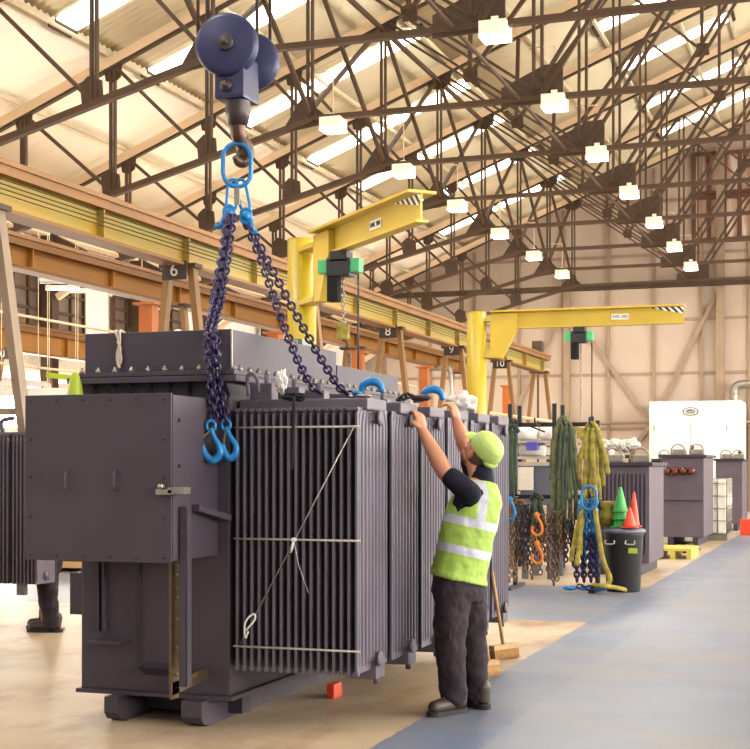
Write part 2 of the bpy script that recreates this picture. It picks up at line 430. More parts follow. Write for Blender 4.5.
# ---- far side wall beyond the aisle; unseen glowing panes added to light the roof
struct('wall_right', MB().box((13.3, -6, 0), (13.5, 47.8, 3.2)).box((13.3, -6, 6.4), (13.5, 47.8, 8.4)), 'wall_cream', 'side wall beyond the aisle')
for k in range(9):
    wn += 1; w = struct('window_%d' % wn, MB().box((13.38, -5.8 + k * 6, 3.2), (13.42, -.2 + k * 6, 6.4)), 'added_side_glow', 'unseen glowing pane added to light the hall')
    mb = MB()
    for i in range(5): mb.box((13.3, -5.9 + k * 6 + i * 1.45, 3.2), (13.37, -5.8 + k * 6 + i * 1.45, 6.4))
    mb.build('window_frame', 'truss', w)
# ---- wall behind the gantry
mb = MB(); n = 260; x0 = -17.2; y0, y1 = 4.0, 47.6; vs = []; fs = []
for i in range(n * 2 + 1):
    y = y0 + (y1 - y0) * i / (2 * n); dx = .03 if (i // 1) % 4 < 2 else 0
    vs += [(x0 + dx, y, 0), (x0 + dx, y, 7.6)]
for i in range(2 * n): fs.append((2 * i, 2 * i + 2, 2 * i + 3, 2 * i + 1))
mb.add(vs, fs); ob = mb.build('wall_left', 'wall_white', recalc=False); ob['kind'] = 'structure'
s_ = ob.modifiers.new('t', 'SOLIDIFY'); s_.thickness = .1; s_.offset = 0
for k, (ya, yb, za, zb) in enumerate(((20.5, 28.6, 4.55, 5.75), (30.0, 33.6, 4.75, 5.6), (14.0, 19.5, 4.55, 5.75))):
    wn += 1; w = struct('window_%d' % wn, MB().box((-17.1, ya, za), (-17.04, yb, zb)), 'glass_dark', 'dark gridded side window')
    mb = MB()
    nn = int((yb - ya) / .55)
    for i in range(nn + 1): y = ya + (yb - ya) * i / nn; mb.box((-17.05, y - .03, za), (-16.98, y + .03, zb))
    for i in range(4): z = za + (zb - za) * i / 3; mb.box((-17.05, ya, z - .03), (-16.98, yb, z + .03))
    mb.build('window_frame', 'truss', w)
# daylight doorway band low in that wall; unseen near end added to brighten the roof
for k, (ya, yb) in enumerate(((4.5, 10.0), (11.0, 17.0), (18.0, 23.4), (24.6, 30.5), (31.5, 35.5), (38.0, 45.0))):
    wn += 1; w = struct('window_%d' % wn, MB().box((-17.1, ya, 1.2), (-17.0, yb, 3.3)), 'daylit_opening', 'sunlit translucent side panel')
    mb = MB()
    for z in (1.2, 2.25, 3.3): mb.box((-17.0, ya, z - .06), (-16.93, yb, z + .06))
    for i in range(4): y = ya + (yb - ya) * i / 3; mb.box((-17.0, y - .05, 1.2), (-16.93, y + .05, 3.3))
    mb.build('window_frame', 'wall_white', w)
struct('trim_eaves', MB().box((-17.0, 6, 6.55), (-16.7, 47.4, 6.95)), 'chord', 'eaves beam above the side wall')

# ================================================================== ROOF TRUSSES
TY = [10.8, 14.8, 18.8, 22.8, 26.8, 30.8, 34.8, 38.8, 42.8, 46.8]
def dbl(mb, p, q, w, gap, y=0):
    """two angle irons side by side across the member in the truss plane"""
    p, q = V(p), V(q); d = (q - p).normalized(); n = V((-d.z, 0, d.x)) * (gap + w) / 2
    mb.bar(p + n, q + n, w, .07); mb.bar(p - n, q - n, w, .07); return mb
def make_truss(y):
    t = thing('roof_truss', (-9.0, y, 7.55), '', 'roof truss', 'steel roof trusses')
    tz = lambda x: roof_z(x)
    P = lambda x, z: V((x, y, z))
    MB().bar(P(-16.9, tz(-16.9) + .06), P(RIDGE, tz(RIDGE) + .06), .17, .13).build('top_chord', 'chord', t)
    MB().bar(P(RIDGE, tz(RIDGE) + .06), P(12.5, tz(12.5) + .06), .17, .13).build('top_chord', 'chord', t)
    MB().bar(P(-16.9, tz(-16.9) - .06), P(RIDGE, tz(RIDGE) - .06), .045, .10).build('chord_angle', 'gusset', t)
    MB().bar(P(-16.9, 5.45), P(-9.0, 7.55), .10, .13).build('bottom_chord', 'truss', t)
    MB().bar(P(-9.0, 7.57), P(6.8, 7.62), .085, .13).build('tie_beam', 'truss', t)
    MB().bar(P(6.8, 7.55), P(13, 6.2), .11, .13).build('bottom_chord', 'truss', t)
    bot = {-14.85: 5.98, -12.95: 6.52, -11.0: 7.03, -9.05: 7.55}
    for x, z in bot.items():
        dbl(MB(), P(x, z), P(x, tz(x)), .042, .045).build('vertical_strut', 'truss', t)
    ks = [-14.85, -12.95, -11.0, -9.05]
    MB().bar(P(-16.9, tz(-16.9)), P(-14.85, 5.98), .08, .07).build('diagonal_strut', 'truss', t)
    for a, b in zip(ks, ks[1:]):
        MB().bar(P(a, tz(a)), P(b, bot[b]), .062, .06).build('diagonal_strut', 'truss', t)
    R = P(-5.0, 7.62); sub = P(-7.25, 9.22)
    dbl(MB(), P(-9.05, tz(-9.05)), R, .045, .07).build('diagonal_strut', 'truss', t)
    MB().bar(sub, P(-7.2, tz(-7.2)), .08, .07).build('vertical_strut', 'truss', t)
    MB().bar(sub, P(-5.0, tz(-5.0)), .08, .07).build('diagonal_strut', 'truss', t)
    dbl(MB(), R, P(-5.0, tz(-5.0)), .05, .09).build('vertical_strut', 'truss', t)
    dbl(MB(), R, P(RIDGE, tz(RIDGE)), .065, .09).build('diagonal_strut', 'truss', t)
    k = R.lerp(P(RIDGE, tz(RIDGE)), .47)
    MB().bar(P(-5.0, tz(-5.0)), k, .055, .06).build('diagonal_strut', 'truss', t)
    MB().bar(k, P(k.x, tz(k.x)), .07, .07).build('vertical_strut', 'truss', t)
    MB().bar(P(RIDGE, tz(RIDGE)), P(RIDGE, 7.6), .07, .07).build('vertical_strut', 'truss', t)
    for s_ in (1,):
        MB().bar(P(2.8, 7.6), P(RIDGE, tz(RIDGE)), .12, .07).build('diagonal_strut', 'truss', t)
        MB().bar(P(2.8, 7.6), P(6.85, tz(6.85)), .1, .07).build('diagonal_strut', 'truss', t)
        MB().bar(P(6.85, 7.6), P(6.85, tz(6.85)), .1, .07).build('vertical_strut', 'truss', t)
    # gusset plates
    def plate(x, z, poly, m='gusset'):
        MB().prism([(x + a, y - .02, z + b) for a, b in poly], (0, .04, 0)).build('gusset_plate', m, t)
    for x, z in list(bot.items())[:3]:
        plate(x, z, [(-.2, -.08), (.16, -.02), (.13, .34), (-.1, .42), (-.24, .3)])
        plate(x, tz(x), [(-.2, .02), (.2, .12), (.16, -.24), (.02, -.34), (-.14, -.3)])
    plate(-9.05, 7.55, [(-.55, -.2), (.45, -.06), (.12, .2), (.06, .4), (-.14, .42)])
    plate(-9.05, tz(-9.05), [(-.3, -.06), (.3, .14), (.26, -.2), (.06, -.34), (-.26, -.3)])
    plate(-5.0, 7.62, [(-.62, -.14), (.42, -.12), (.42, .52), (.1, .5), (-.62, .18)])
    plate(-7.25, 9.22, [(-.1, -.12), (.16, -.14), (.16, .12), (0, .18), (-.14, .1)])
    plate(k.x, k.z, [(-.14, -.14), (.16, -.1), (.14, .14), (-.1, .16)])
    plate(RIDGE, tz(RIDGE), [(-.5, -.3), (0, -.5), (.5, -.3), (0, .1)])
    return t
tr0 = make_truss(TY[0])
tlabels = ['brown steel roof truss, nearest of the row, crossing the top left corner', 'brown steel roof truss, second from the camera, its low chord above the gantry beam',
           'brown steel roof truss carrying the big square lamp nearest the camera', 'brown steel roof truss, fourth from the camera, holding the first pair of lamps']
for i in range(len(TY)):
    lab = tlabels[i] if i < 4 else 'brown steel roof truss, %s counted back from the cream gable wall' % ['next to the wall', 'second', 'third', 'fourth', 'fifth', 'sixth'][len(TY) - 1 - i]
    if i == 0: tr0['label'] = lab
    else: dup(tr0, (-9.0, TY[i], 7.55), lab)

# bracing running from truss to truss
bays = list(zip(TY[1:], TY[2:]))
names = ['above the hook block', 'just behind the hook block', 'over the first pair of lamps', 'over the second pair of lamps', 'over the third pair of lamps', 'over the fourth pair of lamps', 'over the fifth pair of lamps', 'against the gable wall']
g = None
for i, (a, b) in enumerate(bays):
    zt = roof_z(-9.05)
    if i == 0:
        g = thing('cross_brace', (-9.05, a, 7.5), 'crossed steel braces between two trusses ' + names[i], 'brace', 'crossed braces between the trusses')
        MB().bar((-9.05, a, zt - .1), (-9.05, b, 7.65), .07).build('brace_bar', 'truss', g)
        MB().bar((-9.11, a, 7.65), (-9.11, b, zt - .1), .07).build('brace_bar', 'truss', g)
        MB().bar((-9.05, a, zt - .15), (-9.05, b, zt - .15), .08, .08, up=(0, 0, 1)).build('brace_strut', 'truss', g)
        t5 = thing('tie_rod', (-5.0, a, 7.5), 'steel tie along the ridge-side lamp row, ' + names[i], 'tie rod', 'ties along the lamp row')
        MB().bar((-5.3, a, 7.58), (-5.3, b, 7.58), .045, .045, up=(0, 0, 1)).build('tie_bar', 'truss', t5)
    else:
        dup(g, (-9.05, a, 7.5), 'crossed steel braces between two trusses ' + names[i])
        dup(t5, (-5.0, a, 7.5), 'steel tie along the ridge-side lamp row, ' + names[i])
# sheet-hung thin sag rods under the roof
mb = MB()

# ---- columns of the side wall
cols = []
for i, y in enumerate(TY[1:]):
    if i == 0:
        c0 = thing('wall_column', (-16.8, y, 0), '', 'column', 'columns behind the gantry')
        MB().box((-16.95, y - .13, 0), (-16.65, y + .13, 7.3)).build('column_shaft', 'gusset', c0)
        MB().bar((-16.6, y, 5.2), (-15.6, y, 5.8), .14, .1).build('knee_brace', 'chord', c0)
        MB().prism([(-16.7, y - .1, 5.3), (-16.1, y - .1, 5.75), (-15.9, y - .1, 6.2), (-16.7, y - .1, 6.6)], (0, .2, 0)).build('bracket', 'gusset', c0)
        c0['label'] = 'brown steel wall column behind the gantry, nearest of its row'
    else: dup(c0, (-16.8, y, 0), 'brown steel wall column behind the gantry, %s of its row' % ORD[i])

# ================================================================== LAMPS
def make_lamp(x, y, z):
    t = thing('high_bay_lamp', (x, y, z), '', 'ceiling lamp', 'high bay lamps')
    mb = MB(); w = .19
    mb.prism([(x - w, y - w, z), (x + w, y - w, z), (x + w, y - w, z + .17), (x - w, y - w, z + .17)], (0, .01, 0))
    mb.box((x - w, y + w - .01, z), (x + w, y + w, z + .17)); mb.box((x - w, y - w, z), (x - w + .01, y + w, z + .17)); mb.box((x + w - .01, y - w, z), (x + w, y + w, z + .17))
    mb.box((x - w, y - w, z + .16), (x + w, y + w, z + .18)); mb.box((x - .05, y - .05, z + .18), (x + .05, y + .05, z + .27))
    mb.build('lamp_housing', 'lamp_shade', t)
    MB().box((x - w + .004, y - w + .004, z - .045), (x + w - .004, y + w - .004, z + .0)).build('lamp_lens', 'lamp_glow', t)
    mb = MB(); mb.cyl((x, y, z + .26), (x, y, z + 1.0), .012, 6); mb.cyl((x - .0, y, z + 1.0), (x - .45, y, z + 1.02), .012, 6); mb.build('hanger', 'chord', t)
    return t
l0 = None; rows = [(-8.62, 7.36, TY[3:9], 'in the row along the gantry side'), (-4.72, 7.42, TY[2:9], 'in the row below the ridge')]
more_lamps = [(x, y, 7.4) for y in TY[:9] for x in (2.6, 6.6)] + [(x, y, 7.4) for y in (2.8, 6.8, 10.8, 14.8) for x in (-4.72, -8.62)]  # unseen lamp rows, added to brighten the hall
for x, z, ys, where in rows:
    for i, y in enumerate(ys):
        lab = 'glowing high bay lamp %s, %s to the camera' % (where, ORD[i])
        if l0 is None: l0 = make_lamp(x, y, z); l0['label'] = lab
        else: dup(l0, (x, y, z), lab)
for i, p in enumerate(more_lamps):
    dup(l0, p, 'high bay lamp outside the picture, over the near or far aisle of the hall', 'high bay lamps out of view')

# ================================================================== GANTRY
def girder(name, x, y0, y1, zt, h, w, m1, m2, label, lines=True):
    t = thing(name, (x, y0, zt - h), label, 'crane beam')
    MB().box((x - w / 2, y0, zt - .05), (x + w / 2, y1, zt)).build('top_flange', m1, t)
    MB().box((x - w / 2 * .85, y0, zt - .14), (x + w / 2 * .85, y1, zt - .05)).build('capping_channel', m1, t)
    MB().box((x - .03, y0, zt - h + .03), (x + .03, y1, zt - .14)).build('web', m2, t)
    MB().box((x - w / 2 * .8, y0, zt - h), (x + w / 2 * .8, y1, zt - h + .035)).build('bottom_flange', m1, t)
    y = y0 + 1.1
    while y < y1: MB().box((x - w / 2 * .7, y - .012, zt - h + .035), (x + w / 2 * .7, y + .012, zt - .14)).build('stiffener', m2, t); y += 2.0
    if lines:
        mb = MB()
        for k in range(4): mb.cyl((x + w / 2 * .8, y0, zt - .19 - k * .045), (x + w / 2 * .8, y1, zt - .19 - k * .045), .006, 5)
        mb.build('conductor_wire', 'green_sling', t)['kind'] = 'stuff'
    return t
girder('crane_runway', -7.66, 6, 35.8, 4.36, .48, .34, 'girder_top', 'girder', 'long yellow crane runway beam nearest the aisle, with black number plates below')
girder('crane_runway', -9.8, 6, 35.8, 4.34, .42, .3, 'girder_top', 'girder_orange', 'orange-yellow runway beam running parallel just behind the numbered one', False)
girder('crane_runway', -15.4, 6, 40, 4.25, .55, .3, 'girder_top', 'girder_orange', 'orange runway beam close along the side wall, furthest from the aisle', False)

def frame(x, y, num, ztop, label, m='aframe', group='gantry support frames', spread=.58):
    t = thing('support_frame', (x, y, 0), label, 'support frame', group)
    for s_ in (-1, 1):
        MB().bar((x + s_ * .15, y, ztop), (x + s_ * spread, y, .02), .08, .12).build('leg', m, t)
        MB().box((x + s_ * spread - .10, y - .1, 0), (x + s_ * spread + .10, y + .1, .025)).build('base_plate', m, t)
    MB().bar((x - .38, y, 2.0), (x + .38, y, 2.0), .06, .08).build('cross_bar', m, t)
    MB().box((x - .24, y - .1, ztop - .02), (x + .24, y + .1, ztop + .03)).build('head_plate', 'gusset', t)
    if num:
        p = MB().box((x - .16, y - .17, ztop - .17), (x + .16, y - .145, ztop + .05)).build('number_plate', 'sign_black', t)
        text(num, (x, y - .178, ztop - .06), .22, 'sign_grey', p, (PI / 2, 0, 0)).location = V((x, y - .178, ztop - .06)) - V((x, y, 0))
    return t
nums = ['4', '5', '6', '7', '8', '9', '10', '11']
ys = [7.1, 11.1, 15.1, 19.1, 23.1, 27.1, 31.1, 35.1]
for n_, y in zip(nums, ys):
    if n_ == '4': continue
    what = {'5': 'pale splayed support frame at the picture edge, behind the dark finned transformer', '7': 'splayed support frame hidden mostly behind the nearer yellow jib column',
            '11': 'splayed support frame at the far end of the numbered beam'}.get(n_, 'splayed support frame with a black plate numbered %s' % n_)
    frame(-7.66, y, None if n_ in '711' and n_ != '1' or n_ == '5' else n_, 3.88, what, 'aframe_grey' if n_ == '5' else 'aframe', spread=.70 if n_ == '5' else .58)
for i, y in enumerate((19.1, 27.1, 35.1)):
    frame(-9.8, y, None, 3.92, 'splayed support frame under the rear orange-yellow beam, %s of that row' % ORD[i], 'aframe')
frame(-15.4, 23.1, '0', 3.7, 'support frame with plate 0 under the beam by the side wall')
frame(-15.4, 27.1, None, 3.7, 'plain support frame under the beam by the side wall, second of two')
for i, y in enumerate((14.95, 18.95, 22.7, 26.7, 30.7, 33.8)):
    tag(MB().box((-8.44, y + .55, 0), (-8.26, y + .73, 3.5)).box((-8.5, y + .5, 0), (-8.2, y + .8, .03)).box((-8.5, y + .5, 3.5), (-8.2, y + .8, 3.53)).build('steel_post', 'orange'), 'bright orange square steel post behind the numbered beam, %s of its row' % ORD[i], 'post', 'orange posts')
# lines, tubes and small lamps hung behind the gantry
for k, (x, z, w) in enumerate(((-10.6, 3.52, .02), (-12.2, 3.05, .022), (-11.4, 2.62, .02))):
    tag(MB().cyl((x, 8, z), (x, 34, z), w, 6).build('overhead_pipe', 'chord'), ['thin cream pipe strung behind the runway beams, highest of three', 'thin cream pipe behind the runway beams, middle of three', 'thin cream pipe behind the runway beams, lowest of three'][k], 'pipe')
for k, (p, q, z) in enumerate((((-3, 268), (43, 272), 22), ((46, 287), (79, 285), 22), ((40, 280), (116, 276), 20), ((70, 290), (150, 284), 24))):
    a, b = at(*p, z), at(*q, z); b.z = a.z
    t = thing('strip_lamp', (a + b) / 2, ['slim white strip lamp hung behind the gantry by the cut-off support frame', 'short white strip lamp hung behind the gantry, the middle one', 'long slim strip fitting hung on two wires behind the grey tank cover', 'slim strip fitting hung furthest back behind the gantry'][k], 'strip lamp', 'strip lamps behind the gantry')
    MB().bar(a, b, .09, .05, up=(0, 0, 1)).build('lamp_housing', 'white', t)
    MB().bar(a - V((0, 0, .04)), b - V((0, 0, .04)), .05, .02, up=(0, 0, 1)).build('lamp_tube', 'tube_glow' if k < 2 else 'white', t)
    mb = MB()
    for e in (a.lerp(b, .1), a.lerp(b, .9)): mb.cyl(e, e + V((0, 0, .9)), .006, 5); mb.cyl(e, e - V((0, 0, 1.6)), .006, 5)
    mb.build('hanging_wire', 'chord', t)

# ================================================================== JIB CRANES
def jib(cx, cy, tip, label, q, group='yellow jib cranes'):
    t = thing('jib_crane', (cx, cy, 0), label, 'jib crane', group)
    MB().cyl((cx, cy, .04), (cx, cy, 4.24), .175, 32).build('column', 'yellow', t)
    MB().cyl((cx, cy, 0), (cx, cy, .05), .4, 24).build('base_plate', 'yellow', t)
    MB().cyl((cx, cy, 4.24), (cx, cy, 4.25), .177, 32).build('column_cap', 'yellow_boom', t)
    c = V((cx, cy, 0)); tp = V((tip[0], tip[1], 0)); d = (tp - c).normalized(); n = V((-d.y, d.x, 0)); L = (tp - c).length
    def pt(s_, o, z): return c + d * s_ + n * o + V((0, 0, z))
    def slab(s0, s1, o0, o1, z0, z1, z0b=None):
        z0b = z0 if z0b is None else z0b
        vs = [pt(s0, o0, z0), pt(s1, o0, z0b), pt(s1, o1, z0b), pt(s0, o1, z0), pt(s0, o0, z1), pt(s1, o0, z1), pt(s1, o1, z1), pt(s0, o1, z1)]
        return MB().add(vs, [(0, 3, 2, 1), (4, 5, 6, 7), (0, 1, 5, 4), (1, 2, 6, 5), (2, 3, 7, 6), (3, 0, 4, 7)])
    slab(q, L, -.16, .16, 4.22, 4.25).build('boom_flange', 'yellow_boom', t)
    slab(q, L, -.07, .07, 3.93, 3.955).build('boom_flange', 'yellow_boom', t)
    web = slab(q, L - .02, -.012, .012, 3.95, 4.23).build('boom_web', 'yellow_boom', t)
    br = MB().prism([pt(q, -.09, 3.42), pt(q + .2, -.09, 3.42), pt(q + .48, -.09, 3.93), pt(q + .48, -.09, 4.2), pt(q, -.09, 4.2)], n * .18).build('boom_bracket', 'yellow_boom', t)
    for z in (3.46, 4.1): slab(.1, q + .02, -.1, .1, z - .03, z + .03).build('hinge_bracket', 'yellow_boom', t)
    # hazard chevrons and rating plate on the web
    ang = math.atan2(d.y, d.x)
    hz = MB().prism([(0, -.002, .14), (.62, -.002, .02), (.62, -.002, .14)], (0, .004, 0))
    side = -1 if n.y > 0 else 1   # the face towards the aisle
    h = hz.build('hazard_stripes', 'hazard', None); h.parent = t; h.location = pt(L - .64, side * .018, 4.08) - V((cx, cy, 0)); h.rotation_euler = (0, 0, ang)
    pl = MB().box((0, -.004, 0), (.3, .004, .1)).build('rating_plate', 'white', None); pl.parent = t; pl.location = pt(L - 1.25, side * .02, 4.03) - V((cx, cy, 0)); pl.rotation_euler = (0, 0, ang)
    tx = text('SWL 500', (0, 0, 0), .07, 'sign_black', None, (PI / 2, 0, 0), name='rating_text'); tx.parent = pl; tx.location = (.15, side * .008, .05)
    if side == 1: tx.rotation_euler = (PI / 2, 0, PI)
    return t, pt, L
def hoist(pt, s0, drop, label):
    p = pt(s0, 0, 0); t = thing('chain_hoist', (p.x, p.y, 3.4), label, 'hoist', 'chain hoists on the jib booms')
    z = 3.86
    MB().box((p.x - .1, p.y - .1, z - .05), (p.x + .1, p.y + .1, z + .065)).build('trolley', 'black', t)
    for dx in (-.26, .12):
        MB().bbox((p.x + dx, p.y - .08, z - .18), (p.x + dx + .12, p.y + .08, z - .02), .02).build('end_cover', 'green_plastic', t)
    MB().bbox((p.x - .15, p.y - .1, z - .22), (p.x + .13, p.y + .1, z - .01), .02).build('motor_housing', 'black', t)
    MB().bbox((p.x - .15, p.y - .08, z - .5), (p.x - .02, p.y + .06, z - .2), .02).build('chain_bag', 'rubber', t)
    zz = z - .2
    MB().chain([(p.x + .02, p.y, zz), (p.x + .02, p.y, zz - drop)], .05, .06, .04, .008, 4).build('hoist_chain', 'galv', t)
    MB().bbox((p.x - .05, p.y - .04, zz - drop - .18), (p.x + .09, p.y + .04, zz - drop), .03).build('hook_block', 'yellow_sling', t)
    hk = [(p.x + .02, p.y, zz - drop - .16)] + [(p.x + .02 + .05 * math.sin(a), p.y, zz - drop - .24 - .05 * math.cos(a) + .0) for a in [PI, 2.5, 2.0, 1.4, .8, .2, -.4, -1.0]]
    MB().ring_tube(hk, .012, 8).build('hook', 'black', t)
    MB().cyl((p.x + .22, p.y - .05, z - .2), (p.x + .22, p.y - .05, z - 1.5), .012, 6).build('control_cable', 'black', t)
    MB().bbox((p.x + .18, p.y - .09, z - 1.75), (p.x + .26, p.y - .02, z - 1.5), .015).build('control_pendant', 'black', t)
    return t
j1, pt1, L1 = jib(-6.38, 15.8, (-4.1, 13.35), 'nearer yellow jib crane whose boom swings up towards the camera', .6)
hoist(pt1, 1.25, .55, 'chain hoist with green covers on the nearer jib, beside its column')
j2, pt2, L2 = jib(-6.43, 24.25, (-2.78, 24.3), 'further yellow jib crane with its long boom square across the hall', .27)
hoist(pt2, 1.85, 1.5, 'chain hoist hanging under the middle of the further jib boom')

# ================================================================== HOOK BLOCK
c = at(236, 60, 8.85); t = thing('crane_hook_block', at(237, 160, 8.8), 'dark blue twin-sheave crane hook block hanging on wire ropes', 'hook block')
ax = V((-.25, -1.0, .05)).normalized()
# twin sheave housings: nearer one and the one behind, offset along the pin
c1 = at(227, 45, 8.72); c2 = at(250, 62, 8.98); ax = (c1 - c2).normalized(); ax = V((.27, -.96, 0)).normalized()
MB().lathe(c1 - ax * .045, [(.165, 0), (.19, .012), (.198, .03), (.198, .06), (.19, .078), (.165, .09)], 40, ax).build('sheave_cover', 'sheave', t)
MB().lathe(c1 + ax * .04, [(.05, 0), (.05, .03), (.042, .035)], 20, ax).build('sheave_hub', 'cast_dark', t)
MB().lathe(c1 + ax * .06, [(.022, 0), (.022, .03)], 10, ax).build('hub_pin', 'cast_dark', t)
MB().lathe(c2 - ax * .045, [(.165, 0), (.18, .012), (.19, .03), (.19, .06), (.18, .078), (.165, .09)], 40, ax).build('sheave_cover', 'sheave', t)
cm = (c1 + c2) / 2
MB().cyl(c2, c1, .04, 16).build('axle', 'cast_dark', t)
a = at(237, 82, 8.82)
mb = MB(); mb.bbox((a.x - .10, a.y - .12, a.z - .13), (a.x + .10, a.y + .12, a.z + .14), .02); mb.build('yoke', 'sheave', t)
y_ = MB(); y_.cyl((a.x - .02, a.y - .135, a.z - .05), (a.x - .02, a.y - .1, a.z - .05), .04, 16); y_.cyl((a.x - .02, a.y - .15, a.z - .05), (a.x - .02, a.y - .13, a.z - .05), .022, 8); y_.build('yoke_pin', 'cast_dark', t)
b = at(238, 112, 8.8)
MB().ring_tube([b + V((0, 0, .13)), b + V((0, 0, .09)), b + V((0, 0, -.0)), b + V((0, 0, -.09))], [.088, .075, .08, .06], 16).build('swivel_nut', 'cast_dark', t)
# hook
hc = at(238, 150, 8.8); hp = []
sd = V((-.15, -1, 0)).normalized()
for k in range(15):
    a_ = -.25 + k * .30
    hp.append(hc + sd * (-.012) + sd * (.070 * math.sin(a_ + PI)) + V((0, 0, .070 * math.cos(a_ + PI) * -1)))
hp = [b + V((0, 0, -.05)), b + V((0, 0, -.1))] + hp[1:]
rad = [.055, .05] + [.044, .048, .052, .055, .058, .058, .056, .052, .046, .04, .034, .028, .02, .014][:len(hp) - 2]
MB().ring_tube(smooth_path(hp, 3), [rad[min(i // 3, len(rad) - 1)] for i in range(len(smooth_path(hp, 3)))], 12).build('hook', 'hook_iron', t)
for k, (x, z) in enumerate(((198, 8.72), (208, 8.75), (257, 8.9), (270, 8.98))):
    q = at(x, 40, z); MB().cyl(q, (q.x, q.y, 7.6), .011, 8).build('wire_rope', 'wire_rope', t)

# ---- lifting chain sling
t = thing('chain_sling', at(237, 165, 8.8), 'four-leg lifting sling of dark chain with blue rings and hooks over the grey transformer', 'chain sling')
def oval(mb, c, d, side, L, W, r, n=10):
    c, d = V(c), V(d).normalized(); side = V(side).normalized(); R = W / 2; H = L / 2 - R; pts = []
    for k in range(9): a = PI * k / 8; pts.append(c + d * (H + R * math.sin(a)) + side * R * math.cos(a))
    for k in range(9): a = PI + PI * k / 8; pts.append(c + d * (-H + R * math.sin(a)) + side * R * math.cos(a))
    return mb.ring_tube(pts, r, n, closed=True, up=d.cross(side))
IMR = V((CS, SN, 0))
oval(MB(), at(237, 165, 8.8), (0, 0, 1), IMR, .275, .175, .0145).build('master_ring', 'hook_blue', t)
oval(MB(), at(232, 195, 8.8), at(231, 180, 8.8) - at(229, 210, 8.8), IMR, .20, .06, .010).build('link_ring', 'hook_blue', t)
oval(MB(), at(243, 195, 8.8), at(240, 180, 8.8) - at(246, 210, 8.8), IMR, .20, .06, .010).build('link_ring', 'hook_blue', t)
MB().bbox(at(236, 200, 8.79) - V((.012, .004, .03)), at(238, 188, 8.79) + V((.012, .004, 0)), .003).build('sling_tag', 'galv', t)
def grab(p, dx, dn):
    p = V(p); mb = MB(); mb.ell(p, (.032, .028, .036)); mb.ring_tube(smooth_path([p + V((0, 0, .03)), p + IMR * dx * .03 + V((0, 0, -.03)), p + IMR * dx * .05 + V((0, -.02, -dn)), p + IMR * dx * .08 + V((0, -.02, -dn * .9))], 4), .016, 8)
    oval(mb, p + V((0, 0, .0)), (0, 0, 1), IMR, .09, .06, .012); mb.build('shortening_clutch', 'hook_blue', t)
grab(at(229, 213, 8.8), -1, .09); grab(at(246, 216, 8.8), 1, .11)
ch = lambda pts: MB().chain(smooth_path(pts, 6), .042, .057, .043, .0085, 5).build('chain_leg', 'chain', t)
ch([at(230, 215, 8.75), at(224, 255, 8.6), at(216, 298, 8.4), at(209, 326, 8.12), at(208, 340, 7.98), at(211, 380, 7.95), at(215, 428, 7.95)])
ch([at(233, 215, 8.78), at(227, 262, 8.6), at(221, 300, 8.4), at(214, 326, 8.14), at(213, 340, 7.98), at(218, 380, 7.97), at(227, 424, 7.97)])
ch([at(228, 217, 8.8), at(221, 262, 8.62), at(213, 300, 8.42), at(213, 326, 8.18), at(216, 340, 8.01), at(216, 380, 8.0), at(221, 420, 8.0)])
ch([at(246, 222, 8.8), at(262, 262, 8.75), at(281, 318, 8.6), at(300, 365, 8.42), at(312, 386, 8.3), at(322, 394, 8.28)])
ch([at(248, 222, 8.8), at(268, 262, 8.78), at(300, 322, 8.7), at(328, 370, 8.55), at(343, 391, 8.45), at(358, 396, 8.42)])
def lift_hook(mb, p, s, d1, up, r=.018):
    """J hook: eye at p, opening sideways"""
    p = V(p); d1 = V(d1).normalized(); up = V(up).normalized(); pts = [p, p - up * .035 * s]
    for k in range(11):
        a = PI * .5 - k * PI / 8.6; pts.append(p - up * .12 * s - d1 * (.055 * s) + (d1 * math.sin(a) + up * math.cos(a) * 1.0) * .058 * s)
    R = [r * .8, r * .8] + [r, r * 1.1, r * 1.25, r * 1.35, r * 1.4, r * 1.35, r * 1.25, r * 1.1, r, r * .85, r * .6]
    sp = smooth_path(pts, 3); mb.ring_tube(sp, [R[min(i // 3, len(R) - 1)] for i in range(len(sp))], 12)
    oval(mb, p + up * .012, up, d1, .05 * s + .02, .05, r * .6); return mb
for z_, pp in ((7.93, [(211, 428), (214, 437), (219, 446), (220, 454), (214, 460), (207, 457), (203, 449), (200.5, 439)]), (7.98, [(226, 427), (230, 436), (236, 446), (235, 455), (229, 458), (224, 452), (222, 444)])):
    sp = smooth_path([at(x, y, z_) for x, y in pp], 4); R = [.013, .015, .019, .023, .024, .022, .018, .011]
    mb = MB(); mb.ring_tube(sp, [R[min(i // 4, 7)] + (R[min(i // 4 + 1, 7)] - R[min(i // 4, 7)]) * (i % 4) / 4 for i in range(len(sp))], 12)
    oval(mb, sp[0] + V((0, 0, .012)), (0, 0, 1), IMR, .058, .048, .010); mb.build('hook', 'hook_blue', t)
    MB().bar(sp[1], at(pp[-1][0] + 2, pp[-1][1] - 1, z_), .010, .02).build('safety_latch', 'galv', t)
